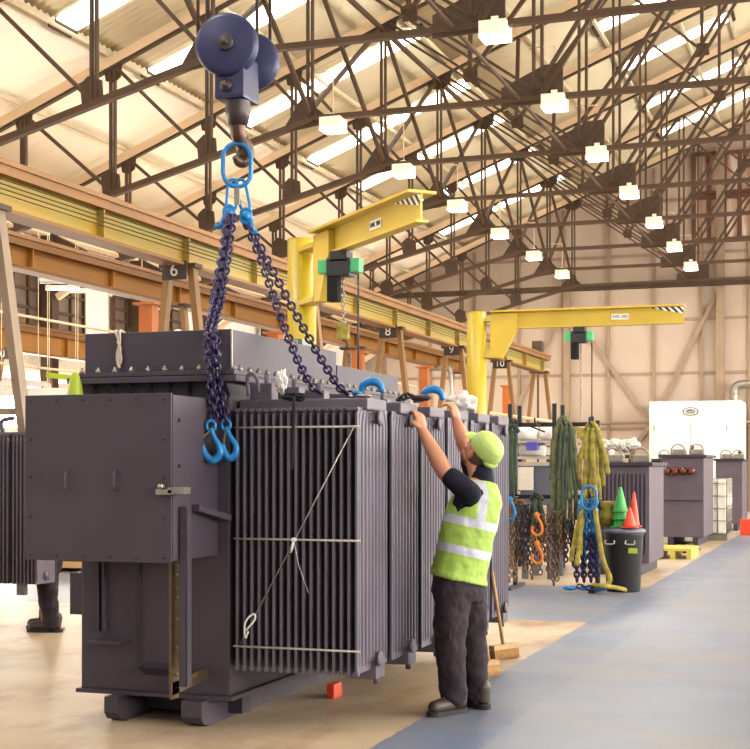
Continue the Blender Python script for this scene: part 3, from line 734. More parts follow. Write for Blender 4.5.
# hooks lying hooked over the radiator tops
def arch_hook(c, r, dep, name='hook'):
    mb = MB(); pts = []
    for k in range(13):
        a = -.25 + (PI * 1.15) * k / 12; pts.append(V(c) + IMR * r * math.cos(a) + V((0, 0, r * .85 * math.sin(a))) + V((0, .02 * k / 12, 0)))
    R = [dep * (.75 + .5 * math.sin(PI * k / 12)) for k in range(13)]
    mb.ring_tube(pts, R, 12)
    mb.ring_tube([pts[-1], pts[-1] - IMR * .06 + V((0, 0, -.005))], [dep * .8, dep * .6], 10)
    return mb.build(name, 'hook_blue', t)
arch_hook(at(371, 390, 8.35), .062, .021); arch_hook(at(432, 398, 8.75), .066, .021)
mb = MB(); mb.ell(at(421, 398, 8.72), (.07, .03, .022)); mb.build('hook_shank', 'cast_dark', t)
MB().chain([at(398, 400, 8.6), at(408, 395, 8.65), at(416, 396, 8.7)], .034, .046, .034, .007, 5).build('chain_leg', 'rubber', t)
mb = MB(); mb.ell(at(364, 396, 8.33), (.05, .03, .016)); mb.build('hook_shank', 'galv', t)

def atY(px, py, Y):
    u = (px - 375) / FPX; X = Y * (-SN + CS * u) / (CS + SN * u); z = -SN * X + CS * Y
    return V((X, Y, 1.5 + (466 - py) * z / FPX))

# ================================================================== THE TRANSFORMER
t = thing('power_transformer', (-3.9, 8.9, 0), 'big grey-mauve power transformer on skids with a bank of finned radiators, being rigged', 'transformer')
tank = MB().bbox((-4.395, 7.36, .17), (-3.42, 10.45, 2.0), .012).build('tank', 'tank_paint', t)
MB().box((-4.415, 7.33, .15), (-3.395, 10.5, .172)).build('base_flange', 'tank_paint', t)
# skids with rounded noses
for x in (-4.10, -3.60):
    for (ya, yb) in ((7.24, 10.6),):
        pr = [(x - .07, ya + .10, .0), (x - .07, ya + .03, .02), (x - .07, ya, .06), (x - .07, ya, .15), (x - .07, yb, .15), (x - .07, yb, .0)]
        MB().prism(pr, (.13 if x > -4 else .09, 0, 0)).build('skid', 'tank_paint', t)
MB().box((-4.3, 7.6, .03), (-3.45, 7.72, .15)).build('cross_skid', 'dark_tank', t)
MB().box((-4.3, 9.9, .03), (-3.45, 10.02, .15)).build('cross_skid', 'dark_tank', t)
# lid flange with bolts
MB().bbox((-4.44, 7.27, 1.985), (-3.34, 10.55, 2.02), .004).build('lid_flange', 'tank_paint', t)
MB().bbox((-4.42, 7.29, 2.025), (-3.36, 10.53, 2.05), .004).build('lid_flange', 'tank_paint', t)
for x, y in [(-4.36 + i * .11, 7.31) for i in range(10)] + [(-3.38, 7.42 + i * .13) for i in range(24)]:
    MB().lathe((x, y, 2.05), [(.016, 0), (.016, .018), (.008, .02), (.008, .032)], 6).build('lid_bolt', 'galv', t)
for i in range(8): x = -4.3 + i * .125; MB().prism([(x, 7.36, 1.99), (x, 7.29, 1.99), (x, 7.36, 1.90)], (.01, 0, 0)).build('flange_rib', 'dark_tank', t)
# upper cover boxes
MB().bbox((-4.37, 7.36, 2.05), (-3.41, 9.08, 2.29), .006).build('cover_box', 'tank_paint', t)
MB().bbox((-4.37, 9.10, 2.05), (-3.41, 10.46, 2.20), .006).build('cover_box', 'tank_paint', t)
MB().bar((-3.408, 7.358, 2.05), (-3.408, 7.358, 2.29), .010).build('corner_weld', 'galv', t)
# front panels of the tank
for x in (-4.27, -4.235): MB().box((x, 7.325, .52), (x + .012, 7.365, 1.0)).build('stiffener', 'tank_paint', t)
MB().box((-4.27, 7.22, .46), (-4.06, 7.365, .475)).build('shelf_bracket', 'tank_paint', t)
MB().prism([(-3.96, 7.36, .27), (-3.96, 7.25, .33), (-3.96, 7.36, .345)], (.27, 0, 0)).build('shelf_bracket', 'tank_paint', t)
MB().box((-4.0, 7.345, .34), (-3.99, 7.365, 1.0)).build('panel_seam', 'dark_tank', t)
mb = MB(); mb.box((-3.49, 6.86, .30), (-3.448, 6.875, 1.28)); mb.box((-3.49, 6.86, .30), (-3.482, 6.93, 1.28)); mb.box((-3.456, 6.86, .30), (-3.448, 6.93, 1.28))
mb.build('cable_channel', 'tank_paint', t, bevel=.004)
MB().box((-3.572, 6.90, .22), (-3.555, 6.92, .975)).box((-3.555, 6.89, .22), (-3.55, 6.98, .975)).build('earthing_strip', 'brass', t)
mb = MB()
for z in (.9, .82, .78, .66, .5, .35): mb.lathe((-3.55, 6.94, z), [(.009, 0), (.009, .012)], 6, (1, 0, 0))
mb.build('strip_bolt', 'galv', t)
mb = MB(); mb.add([(-3.55, 6.90, .24), (-3.55, 7.35, .27), (-3.55, 7.35, .34), (-3.55, 6.90, .31), (-3.56, 6.90, .24), (-3.56, 7.35, .27), (-3.56, 7.35, .34), (-3.56, 6.90, .31)],
    [(0, 3, 2, 1), (4, 5, 6, 7), (0, 1, 5, 4), (1, 2, 6, 5), (2, 3, 7, 6), (3, 0, 4, 7)])
mb.build('perforated_strip', 'brass', t)
mb = MB()
for i in range(8):
    f_ = .1 + i * .11; p = V((-3.549, 6.90, .275)).lerp(V((-3.549, 7.35, .305)), f_); mb.cyl(p, p + V((-.004, 0, 0)), .008, 8)
mb.build('strip_hole', 'black', t)
MB().bar((-3.46, 7.0, 1.27), (-3.43, 7.36, 1.20), .035, .05).build('support_arm', 'tank_paint', t)
MB().bbox((-4.62, 7.6, .58), (-4.36, 7.75, .84), .006).build('side_box', 'tank_paint', t)
# terminal box
tb = MB().bbox((-4.40, 6.80, .985), (-3.495, 7.36, 1.885), .004).build('terminal_box', 'tank_paint', t)
cv = MB().bbox((-4.41, 6.785, .975), (-3.50, 6.803, 1.895), .003).build('cover_plate', 'tank_paint', tb)
for i in range(6):
    for z in (1.865, 1.005): MB().lathe((-4.375 + i * .167, 6.786, z), [(.010, 0), (.010, .006), (.005, .008)], 6, (0, -1, 0)).build('cover_bolt', 'dark_tank', tb)
for z in (1.22, 1.44, 1.65):
    for x in (-4.375, -3.54): MB().lathe((x, 6.786, z), [(.010, 0), (.010, .006), (.005, .008)], 6, (0, -1, 0)).build('cover_bolt', 'dark_tank', tb)
for z in (1.15, 1.5, 1.75): MB().lathe((-3.494, 6.87, z), [(.012, 0), (.012, .008)], 6, (1, 0, 0)).build('cover_bolt', 'dark_tank', tb)
for x in (-4.13, -3.83):
    MB().ring_tube(smooth_path([(x, 6.786, 1.37), (x, 6.755, 1.375), (x, 6.75, 1.42), (x, 6.755, 1.465), (x, 6.786, 1.47)], 4), .006, 8).build('handle', 'tank_paint', tb)
MB().bbox((-3.57, 6.74, 1.345), (-3.47, 6.765, 1.375), .004).bbox((-3.50, 6.74, 1.35), (-3.40, 6.82, 1.385), .004).cyl((-3.54, 6.765, 1.39), (-3.54, 6.73, 1.39), .014, 8).build('clamp', 'galv', tb)
# little fittings around lid corner
mb = MB()
mb.ring_tube(smooth_path([(-3.30, 7.36, 1.90), (-3.30, 7.34, 2.0), (-3.27, 7.33, 2.03), (-3.24, 7.34, 2.0), (-3.24, 7.36, 1.92)], 4), .012, 8)
mb.build('oil_pipe', 'fin_paint', t)
for i in range(7):
    mb = MB(); y = 7.46 + i * .42; mb.bbox((-3.34, y, 1.88), (-3.2, y + .1, 1.98), .01); mb.cyl((-3.25, y + .05, 1.9), (-3.25, y + .05, 2.03), .018, 8); mb.build('radiator_valve', 'fin_paint', t)
# radiators
def radiator(y0, first=False):
    dep = .54; xa, xb = -3.37, -2.63; zb, zt = .335, 1.83
    root = None
    n = 17; pitch = (xb - xa - .012) / (n - 1)
    mb = MB()
    for i in range(n):
        x = xa + i * pitch; w = .006
        # fin plate with rounded, necked head
        prof = [(0, .03), (0, 1 - .03), (.0, 1.0), (1.0, 1.0), (1.0, .97), (1.0, .03), (1.0, 0), (0, 0)]
        a = [(x - w, y0 + .012, zb), (x + w, y0 + .012, zb), (x + w, y0 + dep - .012, zb), (x - w, y0 + dep - .012, zb)]
        mb.box((x - w * .5, y0 + .01, zb), (x + w * .5, y0 + dep - .01, zt)); mb.bbox((x - .0075, y0 - .002, zb + .01), (x + .0075, y0 + .03, zt - .03), .004)
        # pressed oil channels
        m = 9
        cols = range(m) if i in (n - 1, 0) else (0, m - 1)
        for k in cols:
            yk = y0 + .03 + (dep - .06) * k / (m - 1)
            mb.ring_tube([(x, yk, zb + .03), (x, yk, zb + .06), (x, yk, zt - .10), (x, yk + (.018 if k < 4 else -.018 if k > 4 else 0), zt - .04), (x, yk + (.04 if k < 4 else -.04 if k > 4 else 0), zt - .012)], [v_ * (1 if i == n - 1 else .6) for v_ in (.006, .0125, .0125, .011, .005)], 8)
    r = mb.build('radiator', 'fin_paint', t)
    ym = y0 + dep * .5
    for z in (zt - .055, zb + .06):
        MB().cyl((xa - .04, ym, z), (xb + .03, ym, z), .035, 18).build('header_pipe', 'fin_paint', r)
        MB().lathe((xb + .028, ym, z), [(.044, 0), (.044, .014), (.03, .018)], 18, (1, 0, 0)).build('end_cap', 'fin_paint', r)
    # top channel, comb of fin heads
    MB().bbox((xa - .03, y0 + .10, zt - .012), (xb + .02, y0 + dep - .10, zt + .055), .012).build('top_header', 'fin_paint', r)
    if first:
        for z in (zt - .11, (zt + zb) / 2 + .0, zb + .13):
            MB().cyl((xa - .02, y0 + .0, z), (xb + .012, y0 + .0, z), .0065, 8).build('tie_bar', 'blur_grey', r)
        MB().cyl((xb - .02, y0 - .012, zt - .11), (xa + .03, y0 - .012, zb + .15), .004, 8).build('brace_rod', 'galv', r)
        p = V((xa + .06, y0 - .016, zb + .22))
        MB().ring_tube(smooth_path([p, p + V((.06, 0, .07)), p + V((.05, 0, .1)), p + V((.0, 0, .05)), p + V((.0, 0, -.04)), p + V((.02, 0, .0))], 4), .006, 6).build('wire_knot', 'white', r)
        q = V(((xa + xb) / 2 - .01, y0 - .016, (zt + zb) / 2))
        mb = MB(); mb.ell(q, (.02, .012, .012)); mb.ring_tube([q, q + V((-.01, 0, -.04)), q + V((-.018, 0, -.075))], [.008, .009, .004], 6); mb.ring_tube([q, q + V((.03, -.004, -.14)), q + V((.09, 0, -.30))], .0018, 5)
        mb.build('white_tie', 'white', r)
        mb = MB()
        for i in range(n): x = xa + i * pitch; mb.bbox((x - .013, y0 - .004, zt - .02), (x + .013, y0 + .03, zt - .004), .003); mb.bbox((x - .011, y0 - .004, zb - .008), (x + .011, y0 + .03, zb + .016), .003)
        mb.build('fin_clip', 'fin_paint', r)
    # foot bracket and drain
    mb = MB(); mb.bbox((xb - .16, ym - .02, zb - .06), (xb + .02, ym + .14, zb + .03), .008); mb.cyl((xb - .02, ym + .1, zb - .1), (xb - .02, ym + .1, zb - .03), .018, 10); mb.build('drain_fitting', 'fin_paint', r)
    return r
for i, y0 in enumerate((7.35, 7.96, 8.57, 9.18, 9.79, 10.40)):
    radiator(y0, i == 0)
MB().box((-3.42, 10.2, 1.7), (-3.30, 11.0, 1.8)).box((-3.42, 10.2, .3), (-3.30, 11.0, .4)).build('manifold', 'tank_paint', t)
# things left on top of it
tag(MB().lathe((-4.31, 7.15, 1.889), [(.052, 0), (.051, .01), (.046, .03), (.036, .10), (.022, .145), (.008, .16)], 20).build('plastic_cone', 'cone_lime'), 'lime green plastic bell-shaped cone standing on the terminal box', 'cone')
rp = thing('rope_loop', (-4.2, 7.34, 2.29), 'short cream cord looped over the front edge of the tank cover', 'rope')
p = atY(116, 333, 7.345)
mb = MB(); mb.ring_tube(smooth_path([p + V((.03, .05, .005)), p + V((.03, -.005, .01)), p + V((.03, -.008, -.06)), p + V((.012, -.008, -.13)), p + V((.02, -.008, -.19)), p + V((.04, -.008, -.16)), p + V((.028, -.008, -.10)), p + V((.02, -.008, -.04)), p + V((.0, -.005, .01)), p + V((0, .05, .005))], 5), .008, 7)
mb.ring_tube(smooth_path([p + V((.02, -.012, -.05)), p + V((.035, -.012, -.1)), p + V((.02, -.012, -.17)), p + V((.03, -.012, -.21))], 4), .009, 7)
mb.build('cord', 'rope', rp)
def crumple(name, c, ax, m, label, cat, amp=.35, seed=0, sub=3):
    bm = bmesh.new(); bmesh.ops.create_icosphere(bm, subdivisions=sub + 1, radius=1); c = V(c)
    for v in bm.verts:
        d = 1 + amp * noise.noise(v.co * 1.7 + V((seed, 3, 1))) + amp * .6 * noise.noise(v.co * 4.1 + V((seed, 9, 1)))
        v.co = V((v.co.x * ax[0] * d, v.co.y * ax[1] * d, v.co.z * ax[2] * d)) + c
    mb = MB(); bm.verts.ensure_lookup_table(); mb.add([v.co.copy() for v in bm.verts], [[v.index for v in f.verts] for f in bm.faces], True); bm.free()
    o = mb.build(name, m)
    if label: tag(o, label, cat)
    return o
o = crumple('rag', at(281, 378, 8.0) - V((0, 0, .02)), (.028, .028, .055), 'rag', 'crumpled white rag tied on the radiator edge beside the dark glove', 'rag', .7, 4)
crumple('work_glove', at(294, 397, 7.93), (.065, .035, .024), 'rubber', 'dark work glove resting on the top edge of the first radiator', 'glove', .5, 2)
tag(MB().ring_tube(smooth_path([at(294, 399, 7.86), at(294, 402, 7.80), at(293, 440, 7.79), at(292, 470, 7.79)], 5), .009, 8).build('black_strap', 'rubber'), 'black strap hanging down the radiator fins below the glove', 'strap')
crumple('plastic_wrap', V((*at(183, 328, 9.2).xy, 2.31)), (.16, .1, .075), 'rag', 'crumpled clear plastic heap on top of the tank cover', 'plastic wrap', .4, 8)
gb = thing('green_fitting', at(240, 332, 8.9), 'low grey-green metal fitting with bolts on top of the tank cover', 'fitting')
p = V((-3.75, 8.6, 2.29)); MB().bbox(p, p + V((.28, .16, .055)), .01).build('fitting_body', 'box_green', gb)
mb = MB()
for k in range(4): mb.cyl(p + V((.04 + k * .065, 0, .03)), p + V((.04 + k * .065, -.012, .03)), .016, 8)
mb.build('fitting_bolt', 'galv', gb)
crumple('cloth_bundle', V((*at(462, 394, 10.3).xy, 1.955)), (.11, .09, .085), 'rag', 'white crumpled cloth bundle lying on the radiator tops by the raised hand', 'cloth', .4, 11)
pc = thing('timber_packer', (-3.18, 8.35, 0), 'small red-painted timber packer lying under the radiators', 'packer')
MB().bbox((-3.24, 8.45, 0.0), (-3.19, 8.6, .09), .01).build('packer_block', 'cone_red', pc)

# ================================================================== NEIGHBOUR TRANSFORMER (cut by the frame edge)
t = thing('finned_transformer', (-9.2, 11.2, 0), 'dark finned transformer cut off by the picture edge, behind the terminal box', 'transformer')
MB().bbox((-10.6, 11.3, .2), (-8.55, 12.5, 1.85), .02).build('tank', 'dark_tank', t)
for k, (xa, xb) in enumerate(((-7.04, -6.81), (-7.34, -7.10), (-7.64, -7.40))):
    mb = MB(); n = 7
    for i in range(n):
        x = xa + (xb - xa) * i / (n - 1); mb.box((x - .006, 10.64, .46), (x + .006, 10.94, 1.77)); mb.cyl((x, 10.65, .48), (x, 10.65, 1.75), .011, 8)
    mb.box((xa, 10.67, .46), (xb, 10.69, 1.77))
    r = mb.build('radiator', 'fin_paint', t)
    MB().cyl((xa - (.1 if k < 2 else .95), 10.8, 1.70), (xb + .02, 10.8, 1.70), .045, 12).build('header_pipe', 'fin_paint', r)
    MB().cyl((xa - (.1 if k < 2 else .95), 10.8, .53), (xb + .02, 10.8, .53), .045, 12).build('header_pipe', 'fin_paint', r)
    if k == 2: MB().cyl((-8.57, 10.8, 1.7), (-8.57, 11.32, 1.7), .045, 12).cyl((-8.57, 10.8, .53), (-8.57, 11.32, .53), .045, 12).build('header_elbow', 'fin_paint', r)
    MB().bbox((xa + .02, 10.66, .36), (xa + .1, 10.72, .47), .01).build('drain_fitting', 'fin_paint', r)
    MB().bbox((xa - .02, 10.66, 1.77), (xb + .02, 10.92, 1.80), .01).build('top_header', 'fin_paint', r)
for x in (-8.9, -10.2): MB().box((x - .1, 11.25, 0), (x + .1, 12.55, .2)).build('skid', 'dark_tank', t)
MB().ring_tube(smooth_path([(-7.25, 10.8, 1.80), (-7.25, 10.78, 1.9), (-7.12, 10.78, 1.93)], 4), .02, 8).build('lifting_eye', 'fin_paint', t)

# ================================================================== PEOPLE
def remeshed(mb, name, m, parent, vox, disp=0, dscale=.12, smooth=6):
    o = mb.build(name, m, parent)
    r = o.modifiers.new('skin', 'REMESH'); r.mode = 'VOXEL'; r.voxel_size = vox; r.use_smooth_shade = True
    s = o.modifiers.new('soft', 'SMOOTH'); s.factor = .6; s.iterations = smooth
    if disp:
        tx = bpy.data.textures.get('folds%g' % dscale) or bpy.data.textures.new('folds%g' % dscale, 'CLOUDS'); tx.noise_scale = dscale
        d = o.modifiers.new('folds', 'DISPLACE'); d.texture = tx; d.strength = disp; d.mid_level = .5
    return o
def loft(mb, rings, n=28):
    """rings: (centre, a_vec, b_vec)"""
    vs = []; fs = []
    for c, a, b in rings:
        for j in range(n):
            t_ = 2 * PI * j / n; vs.append(V(c) + V(a) * math.cos(t_) + V(b) * math.sin(t_))
    for i in range(len(rings) - 1):
        for j in range(n): fs.append((i * n + j, i * n + (j + 1) % n, (i + 1) * n + (j + 1) % n, (i + 1) * n + j))
    fs.append(list(range(n))[::-1]); fs.append([(len(rings) - 1) * n + j for j in range(n)])
    return mb.add(vs, fs, True)
def person(root, J, f, l, tilt, shirt, vest, capm, ven=True):
    f, l = V(f).normalized(), V(l).normalized(); u = V((0, 0, 1))
    body = MB()
    # trunk
    ax = (J['neck'] - J['pelvis']); L = ax.length; ax = ax.normalized(); fb = (f - ax * f.dot(ax)).normalized(); lb = ax.cross(fb) * -1
    if lb.dot(l) < 0: lb = -lb
    prof = [(-.16, .09, .08, 0), (-.10, .155, .115, 0), (0, .165, .125, .0), (.25, .150, .120, .012), (.5, .158, .122, .015), (.72, .175, .122, .0), (.86, .165, .10, -.005), (.94, .10, .075, 0), (1.0, .06, .06, 0)]
    loft(body, [(J['pelvis'] + ax * L * t_ + fb * o, lb * a, fb * b) for t_, a, b, o in prof])
    hf = f * math.cos(tilt) + u * math.sin(tilt); hu = u * math.cos(tilt) - f * math.sin(tilt); H = J['head']
    if 'hf' in J: hf = J['hf'].normalized(); hu = (u - hf * u.dot(hf)).normalized()
    hl = hu.cross(hf); 
    R = Matrix((hl, hf, hu)).transposed()
    body.capsule([J['neck'] - ax * .03, H - hu * .05 - hf * .02], [.066, .058], 16)
    body.ell(H + hu * .02, (.077, .097, .100), R, 20, 14)
    body.ell(H - hu * .055 + hf * .022, (.060, .070, .062), R, 16, 10)
    body.ell(H - hu * .088 + hf * .062, (.030, .024, .020), R, 12, 8)
    body.ell(H - hu * .012 + hf * .098, (.013, .018, .018), R, 10, 8); body.ell(H + hu * .012 + hf * .090, (.009, .014, .028), R, 10, 8)
    body.ell(H - hu * .048 + hf * .086, (.026, .012, .007), R, 10, 8); body.ell(H - hu * .058 + hf * .085, (.022, .011, .007), R, 10, 8)
    body.ell(H + hu * .034 + hf * .086, (.052, .012, .010), R, 12, 8)
    for s_ in (-1, 1):
        body.ell(H + hl * s_ * .079 - hf * .008 + hu * .0, (.009, .018, .030), R, 12, 8)
        body.ell(H + hl * s_ * .048 + hf * .064 - hu * .012, (.022, .020, .018), R, 12, 8)
    # limbs
    for sd in 'LR':
        S, E_, W = J[sd + 's'], J[sd + 'e'], J[sd + 'w']
        body.capsule([S, S.lerp(E_, .4), E_], [.066, .058, .050], 14)
        body.capsule([E_, E_.lerp(W, .28), E_.lerp(W, .65), W], [.050, .055, .043, .031], 14)
        hd = J[sd + 'hd'].normalized(); pn = J[sd + 'pn'].normalized(); pn = (pn - hd * pn.dot(hd)).normalized(); sw = hd.cross(pn)   # hand direction, palm normal, across
        palm = W + hd * .05
        Rp = Matrix((sw, hd, pn)).transposed()
        body.ell(palm, (.048, .056, .020), Rp, 14, 10); body.capsule([W, palm], [.026, .026], 12)
        ts = J.get(sd + 'thumb', 1)
        for k, (off, ln, ang) in enumerate(((-.034, .076, 0), (-.0115, .086, 0), (.012, .081, 0), (.034, .065, 0))):
            b0 = palm + hd * .040 + sw * off * ts; c1 = J.get(sd + 'curl', (.25, .7, 1.1)); p = [b0 - hd * .012]; cur = b0
            for m_, a_ in enumerate(c1):
                dr = hd * math.cos(a_ + k * .06) + pn * math.sin(a_ + k * .06); cur = cur + dr * ln * (.42, .32, .26)[m_]; p.append(cur)
            body.capsule(p, [.0118, .0112, .0102, .0092], 10)
        tb = palm - hd * .030 + sw * -.030 * ts
        body.capsule([tb, tb + (hd * .6 - sw * ts * .8 + pn * .35).normalized() * .034, tb + (hd * .6 - sw * ts * .8 + pn * .35).normalized() * .034 + (hd * .9 - sw * ts * .2 + pn * .5).normalized() * .030], [.017, .0135, .0115], 10)
        Hp, K, A = J[sd + 'h'], J[sd + 'k'], J[sd + 'a']
        body.capsule([Hp, Hp.lerp(K, .5), K], [.085, .070, .052], 14); body.capsule([K, K.lerp(A, .3), A], [.052, .054, .036], 14)
        T = J[sd + 't']; body.capsule([A - u * .03, T], [.038, .032], 12)
    remeshed(body, 'body', 'skin', root, .0065, smooth=3)
    # eyes
    for s_ in (-1, 1):
        MB().ell(H + hl * s_ * .030 + hf * .080 + hu * .018, (.012, .010, .008), R, 12, 8).build('eye', 'white', root)
    # hair and beard
    hb = MB(); hb.ell(H - hf * .022 + hu * .018, (.080, .083, .098), R, 18, 12)
    hb.ell(H - hu * .072 + hf * .030, (.062, .064, .040), R, 16, 10)
    remeshed(hb, 'hair', 'hair', root, .008, .004, .02, 2)
    if capm:
        cp = MB(); cc = H + hu * .052 - hf * .024
        vs = []; fs = []; n = 28
        cprof = [(1.0, -.005), (1.02, .02), (.99, .045), (.90, .075), (.72, .098), (.42, .112), (.12, .117)]
        loft(cp, [(cc + hu * h - hf * .0, hl * .094 * r_, hf * .117 * r_) for r_, h in cprof], 28)
        c1 = remeshed(cp, 'cap', capm, root, .006, smooth=2)
        bp = MB(); bp.ell(cc + hf * .118 + hu * .000, (.078, .058, .010), Matrix((hl, (hf * .97 - hu * .22).normalized(), (hu * .97 + hf * .22).normalized())).transposed(), 24, 10)
        bp.build('cap_brim', capm, root)
        bk = MB(); bk.ell(cc - hf * .085 - hu * .012, (.060, .04, .03), R, 16, 10); bk.build('cap_adjuster', capm, root)
    # shirt
    sh = MB()
    g_ = .014
    loft(sh, [(J['pelvis'] + ax * L * t_ + fb * o, lb * (a + g_), fb * (b + g_)) for t_, a, b, o in prof[1:8]])
    sh.capsule([J['neck'] - ax * .04, J['neck'] + ax * .025], [.082, .068], 18)
    for sd in 'LR':
        S, E_ = J[sd + 's'], J[sd + 'e']; sh.capsule([S, S.lerp(E_, .42), S.lerp(E_, .72)], [.070, .070, .066], 16)
        if J.get('long'): sh.capsule([S.lerp(E_, .7), E_, J[sd + 'w']], [.064, .056, .042], 14)
    remeshed(sh, 'shirt', 'navy', root, .009, .014, .07)
    if vest:
        vt = MB(); g_ = .036
        vp = [(-.02, .168, .134, -.005), (.05, .155, .128, .006), (.25, .148, .130, .012), (.5, .150, .128, .012), (.66, .152, .122, .004), (.8, .135, .105, -.005), (.90, .098, .085, -.008), (.97, .062, .062, -.01)]
        loft(vt, [(J['pelvis'] + ax * L * t_ + fb * o, lb * (a + g_), fb * (b + g_)) for t_, a, b, o in vp])
        # material with reflective tapes placed along the trunk axis
        m = M['hivis'].copy(); nt = m.node_tree; N = nt.nodes; Lk = nt.links; bs = N['Principled BSDF']; src = bs.inputs['Base Color'].links[0].from_socket
        tc = N.new('ShaderNodeTexCoord'); org = J['pelvis'] - root_loc(root)
        def comp(vec, o0):
            sb = N.new('ShaderNodeVectorMath'); sb.operation = 'SUBTRACT'; Lk.new(tc.outputs['Object'], sb.inputs[0]); sb.inputs[1].default_value = o0
            d = N.new('ShaderNodeVectorMath'); d.operation = 'DOT_PRODUCT'; Lk.new(sb.outputs[0], d.inputs[0]); d.inputs[1].default_value = vec; return d.outputs['Value']
        def band(v, c_, w_):
            s1 = N.new('ShaderNodeMath'); s1.operation = 'SUBTRACT'; Lk.new(v, s1.inputs[0]); s1.inputs[1].default_value = c_
            s2 = N.new('ShaderNodeMath'); s2.operation = 'ABSOLUTE'; Lk.new(s1.outputs[0], s2.inputs[0])
            s3 = N.new('ShaderNodeMath'); s3.operation = 'LESS_THAN'; Lk.new(s2.outputs[0], s3.inputs[0]); s3.inputs[1].default_value = w_; return s3.outputs[0]
        def op(o_, a, b):
            s1 = N.new('ShaderNodeMath'); s1.operation = o_
            for i_, q in enumerate((a, b)):
                if isinstance(q, (int, float)): s1.inputs[i_].default_value = q
                else: Lk.new(q, s1.inputs[i_])
            return s1.outputs[0]
        va = comp(ax, org); vl = comp(lb, org); vf = comp(fb, org)
        hb_ = op('MAXIMUM', band(va, L * J.get('t1', .34), .026), band(va, L * J.get('t2', .02), .026))
        ab = N.new('ShaderNodeMath'); ab.operation = 'ABSOLUTE'; Lk.new(vl, ab.inputs[0])
        vb = op('MULTIPLY', band(ab.outputs[0], .105, .024), op('GREATER_THAN', va, L * J.get('t1', .34)))
        mx = N.new('ShaderNodeMix'); mx.data_type = 'RGBA'; Lk.new(op('MAXIMUM', hb_, vb), mx.inputs[0]); Lk.new(src, mx.inputs[6]); mx.inputs[7].default_value = lin((168, 166, 176))
        Lk.new(mx.outputs[2], bs.inputs['Base Color'])
        remeshed(vt, 'safety_vest', m, root, .009, .022, .09)
    # trousers
    tr = MB()
    loft(tr, [(J['pelvis'] + ax * .06, lb * .172, fb * .138), (J['pelvis'], lb * .186, fb * .154), (J['pelvis'] - u * .08, l * .192, f * .160), (J['pelvis'] - u * .14, l * .172, f * .142)])
    for sd in 'LR':
        Hp, K, A = J[sd + 'h'], J[sd + 'k'], J[sd + 'a']
        tr.capsule([Hp, Hp.lerp(K, .45), K, K.lerp(A, .35), K.lerp(A, .75), A - u * .022], [.118, .110, .092, .092, .082, .078], 18)
    remeshed(tr, 'trousers', 'trousers', root, .011, .034, .085)
    for sd, so in (('L', l), ('R', -l)):
        Hp, K, A, T = J[sd + 'h'], J[sd + 'k'], J[sd + 'a'], J[sd + 't']
        pk = Hp.lerp(K, .62) + so * .085; d = (K - Hp).normalized(); fr = (f - d * f.dot(d)).normalized()
        bx = MB(); bx.add([pk + fr * i * .06 + d * j * .075 + so * k * .012 for i, j, k in ((-1, -1, -1), (1, -1, -1), (1, 1, -1), (-1, 1, -1), (-1, -1, 1), (1, -1, 1), (1, 1, 1), (-1, 1, 1))],
                         [(0, 3, 2, 1), (4, 5, 6, 7), (0, 1, 5, 4), (1, 2, 6, 5), (2, 3, 7, 6), (3, 0, 4, 7)])
        bx.build('cargo_pocket', 'trousers', root, bevel=.01)
        # boots
        bt = MB(); heel = V((A.x, A.y, .045)); toe = V((T.x, T.y, .045)); dd = (toe - heel).normalized(); heel = heel - dd * .055
        bt.capsule([heel + u * .09, heel + u * .02, heel.lerp(toe, .3) + u * .02, heel.lerp(toe, .68) + u * .012, toe + u * .006], [.05, .048, .047, .047, .044], 16)
        bt.capsule([A + u * .02, heel + dd * .06 + u * .05, heel.lerp(toe, .45) + u * .03], [.056, .056, .046], 16)
        b_ = remeshed(bt, 'boot', 'boot', root, .007, .004, .03, 2)
        sl = MB(); sdv = dd.cross(u); out = []
        for k in range(24):
            a_ = 2 * PI * k / 24; c_ = heel if math.cos(a_) < 0 else toe; out.append(V((c_.x, c_.y, .001)) + dd * math.cos(a_) * .054 + sdv * math.sin(a_) * (.049 if math.cos(a_) > 0 else .044))
        sl.prism(out, (0, 0, .028)); sl.build('sole', 'sole', b_)
        lc = MB()
        for k in range(4):
            q = heel.lerp(toe, .42 + .09 * k) + u * (.072 - .009 * k); lc.cyl(q - sdv * .02, q + sdv * .02, .004, 6)
        lc.build('lace', 'rubber', b_)
    return root

f = V((-.96, .28, 0)).normalized(); l = V((-.28, -.96, 0)).normalized()
wp = at(458, 708, 8.56)
root = thing('person', (wp.x, wp.y, 0), 'person in lime high-visibility vest and cap reaching both arms to the radiator tops', 'person')
def fl(px, py, zz):   # ankle-type point
    return at(px, py, zz)
J = dict(pelvis=at(459, 578, 8.60), neck=at(482, 478, 8.62), head=at(478, 454, 8.66), hf=f * .66 + V((0, 0, .76)) - l * .12,
         Ls=at(470, 493, 8.44), Le=at(445, 473, 8.50), Lw=at(422, 430, 8.62),
         Rs=at(480, 490, 8.80), Re=at(467, 450, 8.92), Rw=at(456, 420, 8.96),
         Lhd=V((-.22, .18, 1)), Lpn=f * .9 + V((0, .2, 0)), Rhd=V((-.2, .05, 1)), Rpn=f, Lcurl=(.5, 1.2, 1.7), Rcurl=(.7, 1.3, 1.6), Lthumb=-1, Rthumb=1,
         Lh=at(452, 592, 8.52), Lk=at(450, 645, 8.47), La=at(453, 693, 8.49), Lt=at(435, 712, 8.40),
         Rh=at(468, 592, 8.68), Rk=at(473, 645, 8.66), Ra=at(477, 692, 8.70), Rt=at(463, 704, 8.80), t1=.55, t2=.27)
for k in ('Lt', 'Rt'): J[k].z = .045
person(root, J, f, l, .5, 'navy', True, 'cap')
